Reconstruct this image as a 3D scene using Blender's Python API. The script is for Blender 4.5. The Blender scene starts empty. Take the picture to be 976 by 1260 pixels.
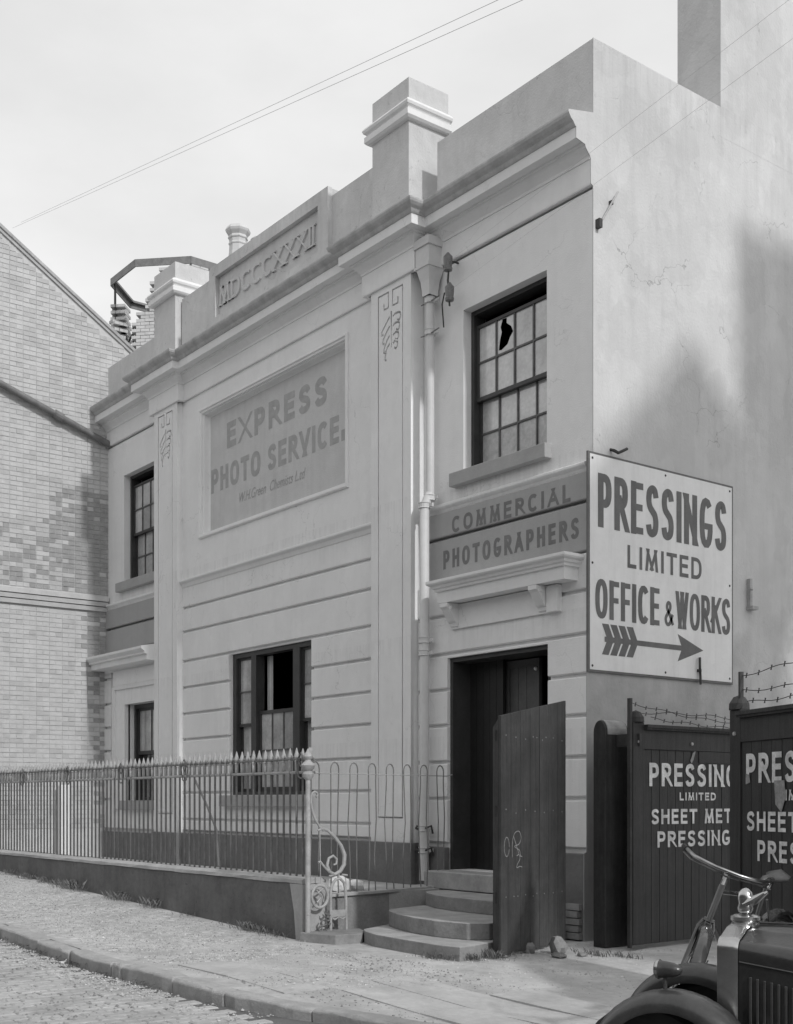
import bpy, bmesh, math, random
from mathutils import Matrix, Vector
random.seed(7)
R = math.radians
S = bpy.context.scene
COL = S.collection

# ------------------------------------------------------------------ camera
CX, CY, CZ = 8.8, -9.3, 1.45
YAW = math.atan(1158 / 1506)                      # optical axis, turned from -X towards +Y
cam_d = bpy.data.cameras.new("camera"); cam = bpy.data.objects.new("camera", cam_d); COL.objects.link(cam)
cam_d.sensor_fit = 'HORIZONTAL'; cam_d.sensor_width = 36
cam_d.lens = 1506 / 976 * 36
cam_d.shift_x = -3 / 976
cam_d.shift_y = 355 / 976
cam_d.clip_end = 2000; cam_d.clip_start = 0.05
cam.location = (CX, CY, CZ)
fx, fy = -math.cos(YAW), math.sin(YAW)
cam.rotation_euler = (R(90), 0, math.atan2(fy, fx) - R(90))
S.camera = cam

# ------------------------------------------------------------------ sky, sun, exposure
SUN_AZ, SUN_EL = R(-1.2), R(34)                      # direction to the sun, measured from +X towards +Y
W = bpy.data.worlds.new("World"); S.world = W; W.use_nodes = True
nt = W.node_tree; nt.nodes.clear()
sky = nt.nodes.new('ShaderNodeTexSky'); sky.sky_type = 'NISHITA'; sky.sun_disc = False
sky.sun_elevation = SUN_EL; sky.sun_rotation = R(90) - SUN_AZ
sky.dust_density = 2.0; sky.air_density = 1.0
sep = nt.nodes.new('ShaderNodeSeparateColor')
mixb = nt.nodes.new('ShaderNodeMath'); mixb.operation = 'ADD'
hal = nt.nodes.new('ShaderNodeMath'); hal.operation = 'MULTIPLY'; hal.inputs[1].default_value = 0.5
tc = nt.nodes.new('ShaderNodeTexCoord')
mp = nt.nodes.new('ShaderNodeMapping'); mp.inputs['Scale'].default_value = (1, 1, 2.4)
noi = nt.nodes.new('ShaderNodeTexNoise'); noi.inputs['Scale'].default_value = 2.2; noi.inputs['Detail'].default_value = 7; noi.inputs['Roughness'].default_value = 0.55
mr = nt.nodes.new('ShaderNodeMapRange'); mr.inputs['From Min'].default_value = 0.3; mr.inputs['From Max'].default_value = 0.7
mr.inputs['To Min'].default_value = 0.86; mr.inputs['To Max'].default_value = 1.10
mul = nt.nodes.new('ShaderNodeMath'); mul.operation = 'MULTIPLY'
# hazy white overcast veil: compresses the clear-sky gradient
veil = nt.nodes.new('ShaderNodeMapRange'); veil.inputs['From Max'].default_value = 9; veil.inputs['To Min'].default_value = 2.36; veil.inputs['To Max'].default_value = 4.3
bg = nt.nodes.new('ShaderNodeBackground'); bg.inputs['Strength'].default_value = 0.15
wo = nt.nodes.new('ShaderNodeOutputWorld')
L = nt.links.new
L(sky.outputs[0], sep.inputs[0]); L(sep.outputs[2], mixb.inputs[0]); L(sep.outputs[1], mixb.inputs[1]); L(mixb.outputs[0], hal.inputs[0])
L(hal.outputs[0], veil.inputs['Value'])
L(tc.outputs['Generated'], mp.inputs[0]); L(mp.outputs[0], noi.inputs['Vector']); L(noi.outputs['Fac'], mr.inputs['Value'])
L(veil.outputs[0], mul.inputs[0]); L(mr.outputs[0], mul.inputs[1]); L(mul.outputs[0], bg.inputs['Color']); L(bg.outputs[0], wo.inputs[0])
sd = bpy.data.lights.new("sun", 'SUN'); sd.energy = 1.0; sd.angle = R(2.3); sd.color = (1, 1, 1)
sun = bpy.data.objects.new("sun", sd); COL.objects.link(sun); sun.location = (20, 3, 20)
sdir = Vector((math.cos(SUN_EL) * math.cos(SUN_AZ), math.cos(SUN_EL) * math.sin(SUN_AZ), math.sin(SUN_EL)))
sun.rotation_euler = sdir.to_track_quat('Z', 'Y').to_euler()
S.view_settings.view_transform = 'Standard'; S.view_settings.look = 'None'
S.view_settings.exposure = 0.97; S.view_settings.gamma = 1; S.view_settings.use_curve_mapping = False

# ------------------------------------------------------------------ materials (the photograph is black and white: all greys)
MATS = {}
def mat(name, v, rough=0.85, var=0.0, scale=3.0, bump=0.0, bscale=40.0, metal=0.0, streak=0.0, spots=0.0, dirt=0.0, dirtz=(0, 1), grain=None, spec=0.4, wet=0.0, cracks=0.0, patches=0.0, runs=()):
    """grey principled material; var = mottling, streak = vertical rain streaks, dirt = grime towards the foot, grain = wood grain"""
    m = bpy.data.materials.new(name); m.use_nodes = True; n = m.node_tree.nodes; l = m.node_tree.links.new
    b = n['Principled BSDF']; b.inputs['Roughness'].default_value = rough; b.inputs['Metallic'].default_value = metal
    b.inputs['Specular IOR Level'].default_value = spec
    geo = n.new('ShaderNodeNewGeometry')
    val = None
    def noise(sc, det=5, vec=None, rgh=0.6):
        t = n.new('ShaderNodeTexNoise'); t.inputs['Scale'].default_value = sc; t.inputs['Detail'].default_value = det; t.inputs['Roughness'].default_value = rgh
        l(vec or geo.outputs['Position'], t.inputs['Vector']); return t.outputs['Fac']
    def rng(x, a, b_, c, d):
        r = n.new('ShaderNodeMapRange'); r.inputs['From Min'].default_value = a; r.inputs['From Max'].default_value = b_
        r.inputs['To Min'].default_value = c; r.inputs['To Max'].default_value = d; l(x, r.inputs['Value']); return r.outputs[0]
    def mulv(a, b_):
        q = n.new('ShaderNodeMath'); q.operation = 'MULTIPLY'; l(a, q.inputs[0]); l(b_, q.inputs[1]); return q.outputs[0]
    def scaled(sx, sy, sz):
        q = n.new('ShaderNodeMapping'); q.inputs['Scale'].default_value = (sx, sy, sz); l(geo.outputs['Position'], q.inputs[0]); return q.outputs[0]
    val = rng(noise(scale), 0.3, 0.7, v * (1 - var), v * (1 + var))
    if var: val = mulv(val, rng(noise(scale * 7, 4), 0.3, 0.7, 1 - var * .45, 1 + var * .45))
    if streak: val = mulv(val, rng(noise(2.2, 5, scaled(3.5, 3.5, .28)), 0.48, 0.72, 1.0, 1 - streak))
    if grain: val = mulv(val, rng(noise(3.0, 6, scaled(*grain), .7), 0.3, 0.7, 1 - .35, 1 + .35))
    if patches:      # old repairs: faint flat-toned areas with a definite edge
        val = mulv(val, rng(noise(.9, 3), 0.50, 0.515, 1.0, 1 - patches)); val = mulv(val, rng(noise(1.9, 4, scaled(1, 1, .6)), 0.57, 0.585, 1.0, 1 + patches))
    if cracks:
        vo = n.new('ShaderNodeTexVoronoi'); vo.feature = 'DISTANCE_TO_EDGE'; vo.inputs['Scale'].default_value = 1.1
        wv = n.new('ShaderNodeTexNoise'); wv.inputs['Scale'].default_value = 3.5; wv.inputs['Detail'].default_value = 6; l(geo.outputs['Position'], wv.inputs['Vector'])
        mx = n.new('ShaderNodeVectorMath'); mx.operation = 'MULTIPLY_ADD'; mx.inputs[1].default_value = (.5, .5, .5); l(wv.outputs['Color'], mx.inputs[0]); l(geo.outputs['Position'], mx.inputs[2]); l(mx.outputs[0], vo.inputs['Vector'])
        ln = rng(vo.outputs['Distance'], 0.0, .006, 1.0, 0.0); gate = rng(noise(.8, 3), .50, .58, 0.0, cracks); pr = mulv(ln, gate)
        iv = n.new('ShaderNodeMath'); iv.operation = 'SUBTRACT'; iv.inputs[0].default_value = 1; l(pr, iv.inputs[1]); val = mulv(val, iv.outputs[0])
    if runs:        # soot washed down from ledges, broken up by a vertical noise
        sz = n.new('ShaderNodeSeparateXYZ'); l(geo.outputs['Position'], sz.inputs[0]); st = rng(noise(3.2, 6, scaled(6, 6, .35)), .42, .70, 0.0, 1.0)
        for zt, ln_, am in runs:
            up = rng(sz.outputs['Z'], zt - ln_, zt, 0.0, am); ab = rng(sz.outputs['Z'], zt, zt + .01, 1.0, 0.0); pr = mulv(mulv(up, ab), st)
            iv = n.new('ShaderNodeMath'); iv.operation = 'SUBTRACT'; iv.inputs[0].default_value = 1; l(pr, iv.inputs[1]); val = mulv(val, iv.outputs[0])
    if spots: val = mulv(val, rng(noise(14, 3), 0.66, 0.72, 1.0, 1 - spots))
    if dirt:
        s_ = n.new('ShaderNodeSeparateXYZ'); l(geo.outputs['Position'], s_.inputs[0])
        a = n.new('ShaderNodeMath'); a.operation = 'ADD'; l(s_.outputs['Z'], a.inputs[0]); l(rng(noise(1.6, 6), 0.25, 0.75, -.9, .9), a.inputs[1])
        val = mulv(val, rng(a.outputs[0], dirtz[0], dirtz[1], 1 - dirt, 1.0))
    l(val, b.inputs['Base Color'])
    if bump:
        bp = n.new('ShaderNodeBump'); bp.inputs['Strength'].default_value = bump; bp.inputs['Distance'].default_value = 0.01
        src = noise(bscale, 6, scaled(*grain) if grain else None)
        l(src, bp.inputs['Height']); l(bp.outputs[0], b.inputs['Normal'])
    if wet: b.inputs['Coat Weight'].default_value = wet; b.inputs['Coat Roughness'].default_value = .08
    MATS[name] = m; return m
stucco = mat("painted_stucco", .78, .8, .035, 1.3, .35, 60, streak=.03, spots=.05, cracks=.22, patches=.02, runs=((5.12, .6, .12), (3.44, .4, .10), (2.2, 1.3, .10)))
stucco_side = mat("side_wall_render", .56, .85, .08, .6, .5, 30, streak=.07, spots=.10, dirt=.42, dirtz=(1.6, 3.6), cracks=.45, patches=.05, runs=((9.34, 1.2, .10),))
stucco_par = mat("parapet_render", .58, .88, .09, 1.5, .5, 40, streak=.06, spots=.2, cracks=.3, patches=.03, runs=((9.6, .3, .15),))
stucco_trim = mat("painted_trim", .74, .7, .04, 2, .25, 60, streak=.05)
band = mat("sign_band_paint", .36, .75, .05, 2, .3, 60, streak=.06)
band_l = mat("panel_paint", .56, .8, .06, 2, .4, 50, streak=.08)
band_letter = mat("band_letter_paint", .16, .6, .12, 6)
faded_letter = mat("faded_letter_paint", .37, .8, .12, 8)
relief = mat("panel_line_trim", .62, .8, .04)
gutter_m = mat("weathered_moulding", .47, .9, .15, 5, .3, 50, streak=.15)
plinth_m = mat("plinth_paint", .165, .8, .16, 3, .4, 40, spots=.15)
sill_m = mat("sill_stone", .36, .85, .08, 3, .3, 50)
wood_dark = mat("sash_paint", .045, .45, .2, 5, .2, 50)
bar_m = mat("glazing_bar_paint", .10, .5, .3, 9)
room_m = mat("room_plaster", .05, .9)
curtain_m = mat("net_curtain", .50, .95, .10, 4, .5, 12, grain=(6, 6, .2))
door_m = mat("door_paint", .018, .45, .2, 5, .2, 40)
door_panel_m = mat("inner_door_paint", .085, .5, .2, 4)
pipe_m = mat("pipe_paint", .60, .5, .06, 3, .2, 60)
iron_m = mat("dark_iron", .045, .6, .3, 8, .3, 80)
iron_light = mat("painted_iron_light", .38, .55, .2, 9, .4, 90, spots=.3)
iron_mid = mat("painted_iron", .17, .5, .25, 7, .3, 80)
lowwall_m = mat("dark_wall_render", .145, .85, .25, 2.2, .6, 30, spots=.3, streak=.15)
coping_m = mat("coping_cement", .40, .9, .15, 4, .6, 40)
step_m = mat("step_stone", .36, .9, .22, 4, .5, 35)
riser_m = mat("dark_stone_riser_shade", .25, .9, .2, 5, .6, 30, spots=.25)  # darker than the treads: painted shade when used on risers
brick_l = mat("pale_brick", .50, .9, .10, 5, .4, 60)
brick_m = mat("mid_brick", .44, .9, .10, 5, .4, 60)
brick_d = mat("dark_brick", .31, .9, .18, 5, .4, 60)
mortar_l = mat("lime_mortar", .54, .95, .08, 6, .5, 60)
mortar_d = mat("dark_mortar", .27, .95, .15, 6, .5, 60)
road_m = mat("road_sett", .37, .9, .24, 2.5, .6, 40, spots=.2)
sett_m = mat("pavement_sett", .42, .92, .26, 2, .7, 40, spots=.2)
joint_m = mat("dusty_ground", .43, .95, .24, 1.6, .9, 26, spots=.25)
kerb_m = mat("kerb_granite", .36, .85, .16, 8, .5, 50)
flag_m = mat("flagstone", .43, .9, .17, 2.2, .5, 30)
stone_m = mat("rubble_stone", .22, .9, .2, 8, .8, 30)
gravel_m = mat("gravel", .42, .95, .5, 10)
weed_m = mat("dry_weed", .22, .9, .3, 12)
gate_wood = mat("gate_leaf_paint", .031, .55, .2, 3, .4, 30, grain=(8, 8, .35))
old_wood = mat("old_board_paint", .038, .65, .3, 3, .9, 24, grain=(9, 9, .3), dirt=-1.1, dirtz=(-.6, 1.3))
post_wood = mat("timber_post", .034, .65, .3, 4, .5, 24, grain=(7, 7, .4))
white_paint = mat("white_sign_paint", .80, .6, .05, 2.5, .15, 60, streak=.10, spots=.06)
sign_grey = mat("sign_letter_grey", .135, .55, .16, 6, streak=.2)
gate_letter = mat("gate_letter_white", .62, .6, .28, 9)
chalk_m = mat("chalk", .30, .9, .3, 30)
terrace_m = mat("light_block_brick", .14, .9)
road_base = mat("road_bed", .13, .95, .2, 2, .6, 30)
smear_m = mat("scraped_paint", .26, .9, .3, 25)
chrome = mat("nickel_plate", .50, .24, .12, 12, metal=1)
car_paint = mat("car_black_cellulose", .022, .28, .3, 8, .15, 50, wet=.5, spec=.6)
car_grey = mat("car_wing_paint", .045, .36, .25, 9, .15, 50, wet=.35)
rubber = mat("rubber", .03, .8, .2, 8)
leather = mat("saddle_leather", .10, .45, .2, 10)
bike_chrome = mat("tarnished_plating", .36, .32, .3, 14, metal=1)
bike_enamel = mat("bicycle_enamel", .045, .18, .2, 8, wet=.8)
ceramic = mat("ceramic_insulator", .17, .3, .2, 20)
cap_lead = mat("felt_cap", .30, .8, .2, 10)
paper = mat("pale_wrapping", .70, .9, .1, 8)
roof_m = mat("roof_slate", .12, .7, .2, 4)
pot_m = mat("clay_pot", .55, .8, .08, 5)
glass_m = mat("window_glass", .20, .06, .12, 3, spec=.9, wet=1.0)
glass_cur = mat("window_glass_blind_reflection", .44, .07, .24, 3.2, .25, 3, spec=.9, wet=1.0, streak=.12)  # mottling in the colour imitates reflections over a blind tone
glass_dk = mat("window_glass_dark", .06, .05, .1, 3, spec=.9, wet=1.0)
glass_cur2 = mat("window_glass_pale_blind_reflection", .54, .10, .24, 3.2, .25, 3, spec=.9, wet=.7, streak=.1)  # paler pane, reflections again mottled into the colour
glass_cur3 = mat("window_glass_grey_blind_reflection", .35, .05, .24, 3.2, .25, 3, spec=.9, wet=1.0)  # greyer pane with the same painted-in reflections
frost = mat("patterned_glass", .40, .3, .22, 16, spec=.8)
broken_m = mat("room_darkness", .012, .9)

# ------------------------------------------------------------------ helpers
WM = {}
def world_of(o): return WM.get(o.name, Matrix.Identity(4))
def put(o, parent=None):
    COL.objects.link(o)
    if parent is not None:
        o.parent = parent; o.matrix_parent_inverse = world_of(parent).inverted()
    WM[o.name] = o.matrix_basis.copy() if parent is None else o.matrix_basis.copy()
    return o
def tag(o, label=None, cat=None, group=None, kind=None):
    if label: o['label'] = label
    if cat: o['category'] = cat
    if group: o['group'] = group
    if kind: o['kind'] = kind
    return o
def empty(name, loc, label=None, cat=None, group=None, rot=0, kind=None):
    o = bpy.data.objects.new(name, None); o.empty_display_size = .2
    o.location = loc; o.rotation_euler = (0, 0, rot); COL.objects.link(o)
    WM[o.name] = Matrix.Translation(loc) @ Matrix.Rotation(rot, 4, 'Z')
    return tag(o, label, cat, group, kind)

class MB:
    def __init__(s): s.v = []; s.f = []
    def add(s, vs, fs):
        k = len(s.v); s.v += [tuple(p) for p in vs]; s.f += [tuple(i + k for i in f) for f in fs]; return s
    def box(s, x0, x1, y0, y1, z0, z1, M=None):
        vs = [Vector(p) for p in ((x0, y0, z0), (x1, y0, z0), (x1, y1, z0), (x0, y1, z0), (x0, y0, z1), (x1, y0, z1), (x1, y1, z1), (x0, y1, z1))]
        if M is not None: vs = [M @ p for p in vs]
        return s.add(vs, [(0, 3, 2, 1), (4, 5, 6, 7), (0, 1, 5, 4), (1, 2, 6, 5), (2, 3, 7, 6), (3, 0, 4, 7)])
    def prism(s, poly, a0, a1, axis='X'):
        n = len(poly)
        def P(u, w, a): return {'X': (a, u, w), 'Y': (u, a, w), 'Z': (u, w, a)}[axis]
        vs = [P(u, w, a0) for u, w in poly] + [P(u, w, a1) for u, w in poly]
        fs = [tuple(range(n)), tuple(range(2 * n - 1, n - 1, -1))] + [(i, (i + 1) % n, n + (i + 1) % n, n + i) for i in range(n)]
        return s.add(vs, fs)
    def tube(s, pts, r, n=8, cap=True, radii=None):
        pts = [Vector(p) for p in pts]; rings = []
        up = Vector((0, 0, 1)); prev = None
        for i, p in enumerate(pts):
            d = (pts[min(i + 1, len(pts) - 1)] - pts[max(i - 1, 0)]).normalized()
            if prev is None:
                a = d.cross(up if abs(d.z) < .95 else Vector((1, 0, 0))).normalized()
            else: a = (prev - d * prev.dot(d)).normalized()
            prev = a; b = d.cross(a); rr = radii[i] if radii else r
            rings.append([p + (a * math.cos(2 * math.pi * k / n) + b * math.sin(2 * math.pi * k / n)) * rr for k in range(n)])
        k0 = len(s.v)
        vs = [q for g in rings for q in g]; fs = []
        for i in range(len(rings) - 1):
            for k in range(n): fs.append((i * n + k, i * n + (k + 1) % n, (i + 1) * n + (k + 1) % n, (i + 1) * n + k))
        if cap: fs.append(tuple(range(n))[::-1]); fs.append(tuple((len(rings) - 1) * n + k for k in range(n)))
        return s.add(vs, fs)
    def lathe(s, prof, c=(0, 0, 0), n=12, M=None):
        vs = []; fs = []
        for r, z in prof:
            for k in range(n):
                a = 2 * math.pi * (k + .5) / n; p = Vector((c[0] + r * math.cos(a), c[1] + r * math.sin(a), c[2] + z))
                vs.append(M @ p if M is not None else p)
        for i in range(len(prof) - 1):
            for k in range(n): fs.append((i * n + k, i * n + (k + 1) % n, (i + 1) * n + (k + 1) % n, (i + 1) * n + k))
        fs.append(tuple(range(n))[::-1]); fs.append(tuple((len(prof) - 1) * n + k for k in range(n)))
        return s.add(vs, fs)
    def mesh(s, name, m, smooth=False):
        me = bpy.data.meshes.new(name); me.from_pydata([tuple(v) for v in s.v], [], s.f); me.materials.append(m)
        b = bmesh.new(); b.from_mesh(me); bmesh.ops.recalc_face_normals(b, faces=b.faces); b.to_mesh(me); b.free()
        if smooth:
            for p in me.polygons: p.use_smooth = True
            try: me.set_sharp_from_angle(angle=R(40))
            except Exception: pass
        return me
    def build(s, name, m, parent=None, smooth=False, bevel=0):
        o = bpy.data.objects.new(name, s.mesh(name, m, smooth)); put(o, parent)
        if bevel:
            q = o.modifiers.new('bevel', 'BEVEL'); q.width = bevel; q.segments = 2; q.limit_method = 'ANGLE'; q.angle_limit = R(40)
        return o
def box(name, m, x0, x1, y0, y1, z0, z1, parent=None, bevel=0):
    return MB().box(x0, x1, y0, y1, z0, z1).build(name, m, parent, bevel=bevel)
def inst(name, me, loc, rot=(0, 0, 0), sc=(1, 1, 1), parent=None):
    o = bpy.data.objects.new(name, me); o.location = loc; o.rotation_euler = rot; o.scale = sc
    COL.objects.link(o)
    if parent is not None: o.parent = parent; o.matrix_parent_inverse = world_of(parent).inverted()
    WM[o.name] = Matrix.LocRotScale(Vector(loc), o.rotation_euler, Vector(sc)); return o

def rect_sub(rects, hole):
    hx0, hx1, hz0, hz1 = hole; out = []
    for (x0, x1, z0, z1) in rects:
        if hx0 >= x1 or hx1 <= x0 or hz0 >= z1 or hz1 <= z0: out.append((x0, x1, z0, z1)); continue
        if z0 < hz0: out.append((x0, x1, z0, hz0))
        if z1 > hz1: out.append((x0, x1, hz1, z1))
        a, b = max(z0, hz0), min(z1, hz1)
        if x0 < hx0: out.append((x0, hx0, a, b))
        if x1 > hx1: out.append((hx1, x1, a, b))
    return out
def courses(parent, name, m, x0, x1, zs, Y, holes, gap=.04, thk=.045):
    """rendered courses standing proud of the backing, with a recessed joint under each"""
    for a, b in zip(zs[:-1], zs[1:]):
        z1, z0 = max(a, b), min(a, b) + gap
        rs = [(x0, x1, z0, z1)]
        for h in holes: rs = rect_sub(rs, h)
        # one object per connected run
        groups = []
        for r in sorted(rs):
            for g in groups:
                if any(abs(q[1] - r[0]) < 1e-6 or abs(q[0] - r[1]) < 1e-6 or not (q[1] < r[0] or r[1] < q[0]) for q in g): g.append(r); break
            else: groups.append([r])
        for g in groups:
            mb = MB()
            for (a0, a1, b0, b1) in g:
                c = .010
                top = abs(b1 - z1) < 1e-6; bot = abs(b0 - z0) < 1e-6
                prof = [(Y + thk, b0), (Y + (c if bot else 0), b0), (Y, b0 + (c if bot else 0)), (Y, b1 - (c if top else 0)), (Y + (c if top else 0), b1), (Y + thk, b1)]
                pp = []
                for q in prof:
                    if not pp or q != pp[-1]: pp.append(q)
                mb.prism(pp, a0, a1)
            mb.build(name, m, parent)
def wall(parent, name, m, x0, x1, z0, z1, y0, y1, holes):
    rs = [(x0, x1, z0, z1)]
    for h in holes: rs = rect_sub(rs, h)
    mb = MB()
    for (a, b, c, d) in rs: mb.box(a, b, y0, y1, c, d)
    return mb.build(name, m, parent)
def sweep(path, prof, close=True):
    """profile (outward, z) swept along a plan path walked from -X to +X; outward = right-hand side (-Y)"""
    n = len(path); mb = MB(); rings = []
    for i, p in enumerate(path):
        p = Vector(p)
        d0 = (p - Vector(path[i - 1])).normalized() if i else None
        d1 = (Vector(path[i + 1]) - p).normalized() if i < n - 1 else None
        n0 = Vector((d0.y, -d0.x)) if d0 is not None else None
        n1 = Vector((d1.y, -d1.x)) if d1 is not None else None
        if n0 is None: o = n1
        elif n1 is None: o = n0
        else: o = (n0 + n1) / (1 + n0.dot(n1))
        rings.append([(p.x + o.x * u, p.y + o.y * u, z) for u, z in prof])
    k = len(prof); vs = [q for g in rings for q in g]; fs = []
    for i in range(n - 1):
        for j in range(k): fs.append((i * k + j, i * k + (j + 1) % k, (i + 1) * k + (j + 1) % k, (i + 1) * k + j))
    fs += [tuple(range(k)), tuple((n - 1) * k + j for j in range(k))[::-1]]
    return mb.add(vs, fs)

# --- stroke lettering
def arc(cx, cy, rx, ry, a0, a1, n=14, e=2.5):
    out = []
    for i in range(n + 1):
        a = R(a0 + (a1 - a0) * i / n); c, s = math.cos(a), math.sin(a)
        out.append((cx + rx * math.copysign(abs(c) ** (2 / e), c), cy + ry * math.copysign(abs(s) ** (2 / e), s)))
    return out
def bez(pts, n=6):
    out = []
    P = [pts[0]] + list(pts) + [pts[-1]]
    for i in range(1, len(P) - 2):
        p0, p1, p2, p3 = P[i - 1], P[i], P[i + 1], P[i + 2]
        for k in range(n):
            t = k / n
            out.append(tuple(.5 * (2 * p1[j] + (p2[j] - p0[j]) * t + (2 * p0[j] - 5 * p1[j] + 4 * p2[j] - p3[j]) * t * t + (3 * p1[j] - p0[j] - 3 * p2[j] + p3[j]) * t ** 3) for j in (0, 1)))
    out.append(pts[-1]); return out
GL = {
 'A': (1.0, [[(0, 0), (.5, 1)], [(.5, 1), (1, 0)], [(.2, .3), (.8, .3)]]),
 'C': (.9, [arc(.55, .5, .55, .5, 48, 312)]),
 'D': (.95, [[(0, 0), (0, 1)], [(0, 1), (.35, 1)] + arc(.35, .5, .65, .5, 80, -80) + [(.35, 0), (0, 0)]]),
 'E': (.74, [[(0, 0), (0, 1)], [(0, 1), (1, 1)], [(0, .52), (.9, .52)], [(0, 0), (1, 0)]]),
 'F': (.72, [[(0, 0), (0, 1)], [(0, 1), (1, 1)], [(0, .5), (.88, .5)]]),
 'G': (.95, [arc(.52, .5, .52, .5, 50, 345), [(.62, .42), (1.02, .42)]]),
 'H': (.92, [[(0, 0), (0, 1)], [(1, 0), (1, 1)], [(0, .52), (1, .52)]]),
 'I': (0, [[(.5, 0), (.5, 1)]]),
 'K': (.9, [[(0, 0), (0, 1)], [(.95, 1), (0, .42)], [(.35, .62), (1, 0)]]),
 'L': (.68, [[(0, 0), (0, 1)], [(0, 0), (1, 0)]]),
 'M': (1.15, [[(0.02, 0), (.14, 1)], [(.14, 1), (.5, .18)], [(.5, .18), (.86, 1)], [(.98, 0), (.86, 1)]]),
 'N': (.95, [[(0, 0), (0, 1)], [(0, 1), (1, 0)], [(1, 0), (1, 1)]]),
 'O': (1.05, [arc(.5, .5, .5, .5, 0, 360, 26)]),
 'P': (.82, [[(0, 0), (0, 1)], [(0, 1), (.45, 1)] + arc(.45, .72, .55, .28, 80, -80, 10) + [(.45, .44), (0, .44)]]),
 'R': (.88, [[(0, 0), (0, 1)], [(0, 1), (.42, 1)] + arc(.42, .74, .53, .26, 80, -80, 10) + [(.42, .48), (0, .48)], [(.42, .48), (1, 0)]]),
 'S': (.84, [bez([(.96, .84), (.82, .97), (.5, 1.0), (.14, .92), (.05, .74), (.2, .59), (.52, .5), (.83, .41), (.96, .25), (.86, .07), (.5, 0), (.16, .03), (.02, .16)], 5)]),
 'T': (.85, [[(.5, 0), (.5, 1)], [(-.04, 1), (1.04, 1)]]),
 'V': (.95, [[(0, 1), (.5, 0)], [(.5, 0), (1, 1)]]),
 'W': (1.35, [[(0, 1), (.26, 0)], [(.26, 0), (.5, .95)], [(.5, .95), (.74, 0)], [(.74, 0), (1, 1)]]),
 'X': (.95, [[(0, 0), (1, 1)], [(0, 1), (1, 0)]]),
 '&': (1.0, [bez([(1.0, 0), (.6, .42), (.2, .78), (.35, 1.0), (.62, .95), (.62, .72), (.3, .5), (.02, .25), (.2, .0), (.6, .05), (.95, .45)], 5)]),
 '.': (0, [[(.5, .0), (.5, .03)]]),
}
def ribbon(pts, w, closed=False, cap=0.0):
    """left and right outlines of a stroke"""
    pts = [Vector(p) for p in pts]
    if closed and (pts[0] - pts[-1]).length < 1e-6: pts = pts[:-1]
    n = len(pts); Lf = []; Rt = []
    for i, p in enumerate(pts):
        a = pts[i - 1] if (i or closed) else None
        b = pts[(i + 1) % n] if (i < n - 1 or closed) else None
        d0 = (p - a).normalized() if a is not None else None
        d1 = (b - p).normalized() if b is not None else None
        if d0 is None: p = p - d1 * cap; o = Vector((-d1.y, d1.x))
        elif d1 is None: p = p + d0 * cap; o = Vector((-d0.y, d0.x))
        else:
            n0 = Vector((-d0.y, d0.x)); n1 = Vector((-d1.y, d1.x)); o = (n0 + n1) / max(.35, 1 + n0.dot(n1))
        Lf.append(p + o * w / 2); Rt.append(p - o * w / 2)
    return Lf, Rt
class Letters(list):
    def build(self, name, m, parent):
        for q in self: q.build('letter', m, parent)
def lettering(mb, text, org, U, V, N, width, height, s, gap, hs=None, lift=.0015, depth=0, serif=False, wob=0):
    """fit text into width x height in the plane org + u*U + v*V; s = stem width; one mesh per letter"""
    out = Letters()
    org, U, V, N = Vector(org), Vector(U), Vector(V), Vector(N)
    fixed = 0; flex = 0
    for ch in text:
        if ch == ' ': flex += .55; continue
        fixed += s; flex += GL[ch][0]
    fixed += gap * (len(text) - 1)
    unit = (width - fixed) / flex
    x = 0; k = 0
    for ch in text:
        if ch == ' ': x += unit * .55 + gap; continue
        wch = GL[ch][0] * unit; mb = MB(); out.append(mb)
        for st in GL[ch][1]:
            pts = [(x + s / 2 + px * wch, s / 2 + py * (height - s)) for px, py in st]
            closed = (abs(pts[0][0] - pts[-1][0]) < 1e-6 and abs(pts[0][1] - pts[-1][1]) < 1e-6 and len(pts) > 3)
            if len(st) > 2 or (st[0][1] == st[1][1]): capx = 0 if len(st) > 2 else s * .5
            else: capx = s * 1.2
            if len(st) > 2 and not closed: capx = s * .15
            Lf, Rt = ribbon(pts, s if not (hs and len(st) == 2 and st[0][1] == st[1][1]) else hs, closed, capx)
            k += 1; h = lift + (k % 5) * .0003
            def W3(q, hh): 
                y = min(max(q.y, 0), height) if (len(st) == 2) else q.y
                return org + U * q.x + V * y + N * hh
            m = len(Lf)
            for i in range(m if closed else m - 1):
                j = (i + 1) % m
                if depth:
                    q = [W3(Lf[i], h), W3(Lf[j], h), W3(Rt[j], h), W3(Rt[i], h)]; p = [W3(Lf[i], h + depth), W3(Lf[j], h + depth), W3(Rt[j], h + depth), W3(Rt[i], h + depth)]
                    mb.add(q + p, [(0, 1, 2, 3), (4, 5, 6, 7), (0, 1, 5, 4), (1, 2, 6, 5), (2, 3, 7, 6), (3, 0, 4, 7)])
                else:
                    mb.add([W3(Lf[i], h), W3(Lf[j], h), W3(Rt[j], h), W3(Rt[i], h)], [(0, 1, 2, 3)])
            if serif and len(st) == 2 and st[0][1] != st[1][1]:
                for e_ in (0, 1):
                    px, py = pts[e_]; z = 0 if py < height / 2 else height - s * .5
                    h2 = h + .0002
                    q = [org + U * a + V * b + N * c for c in (h2, h2 + depth) for a, b in ((px - s * 1.1, z), (px + s * 1.1, z), (px + s * 1.1, z + s * .5), (px - s * 1.1, z + s * .5))]
                    mb.add(q, [(0, 1, 2, 3), (4, 5, 6, 7), (0, 1, 5, 4), (1, 2, 6, 5), (2, 3, 7, 6), (3, 0, 4, 7)])
        x += wch + s + gap
    return out
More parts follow.
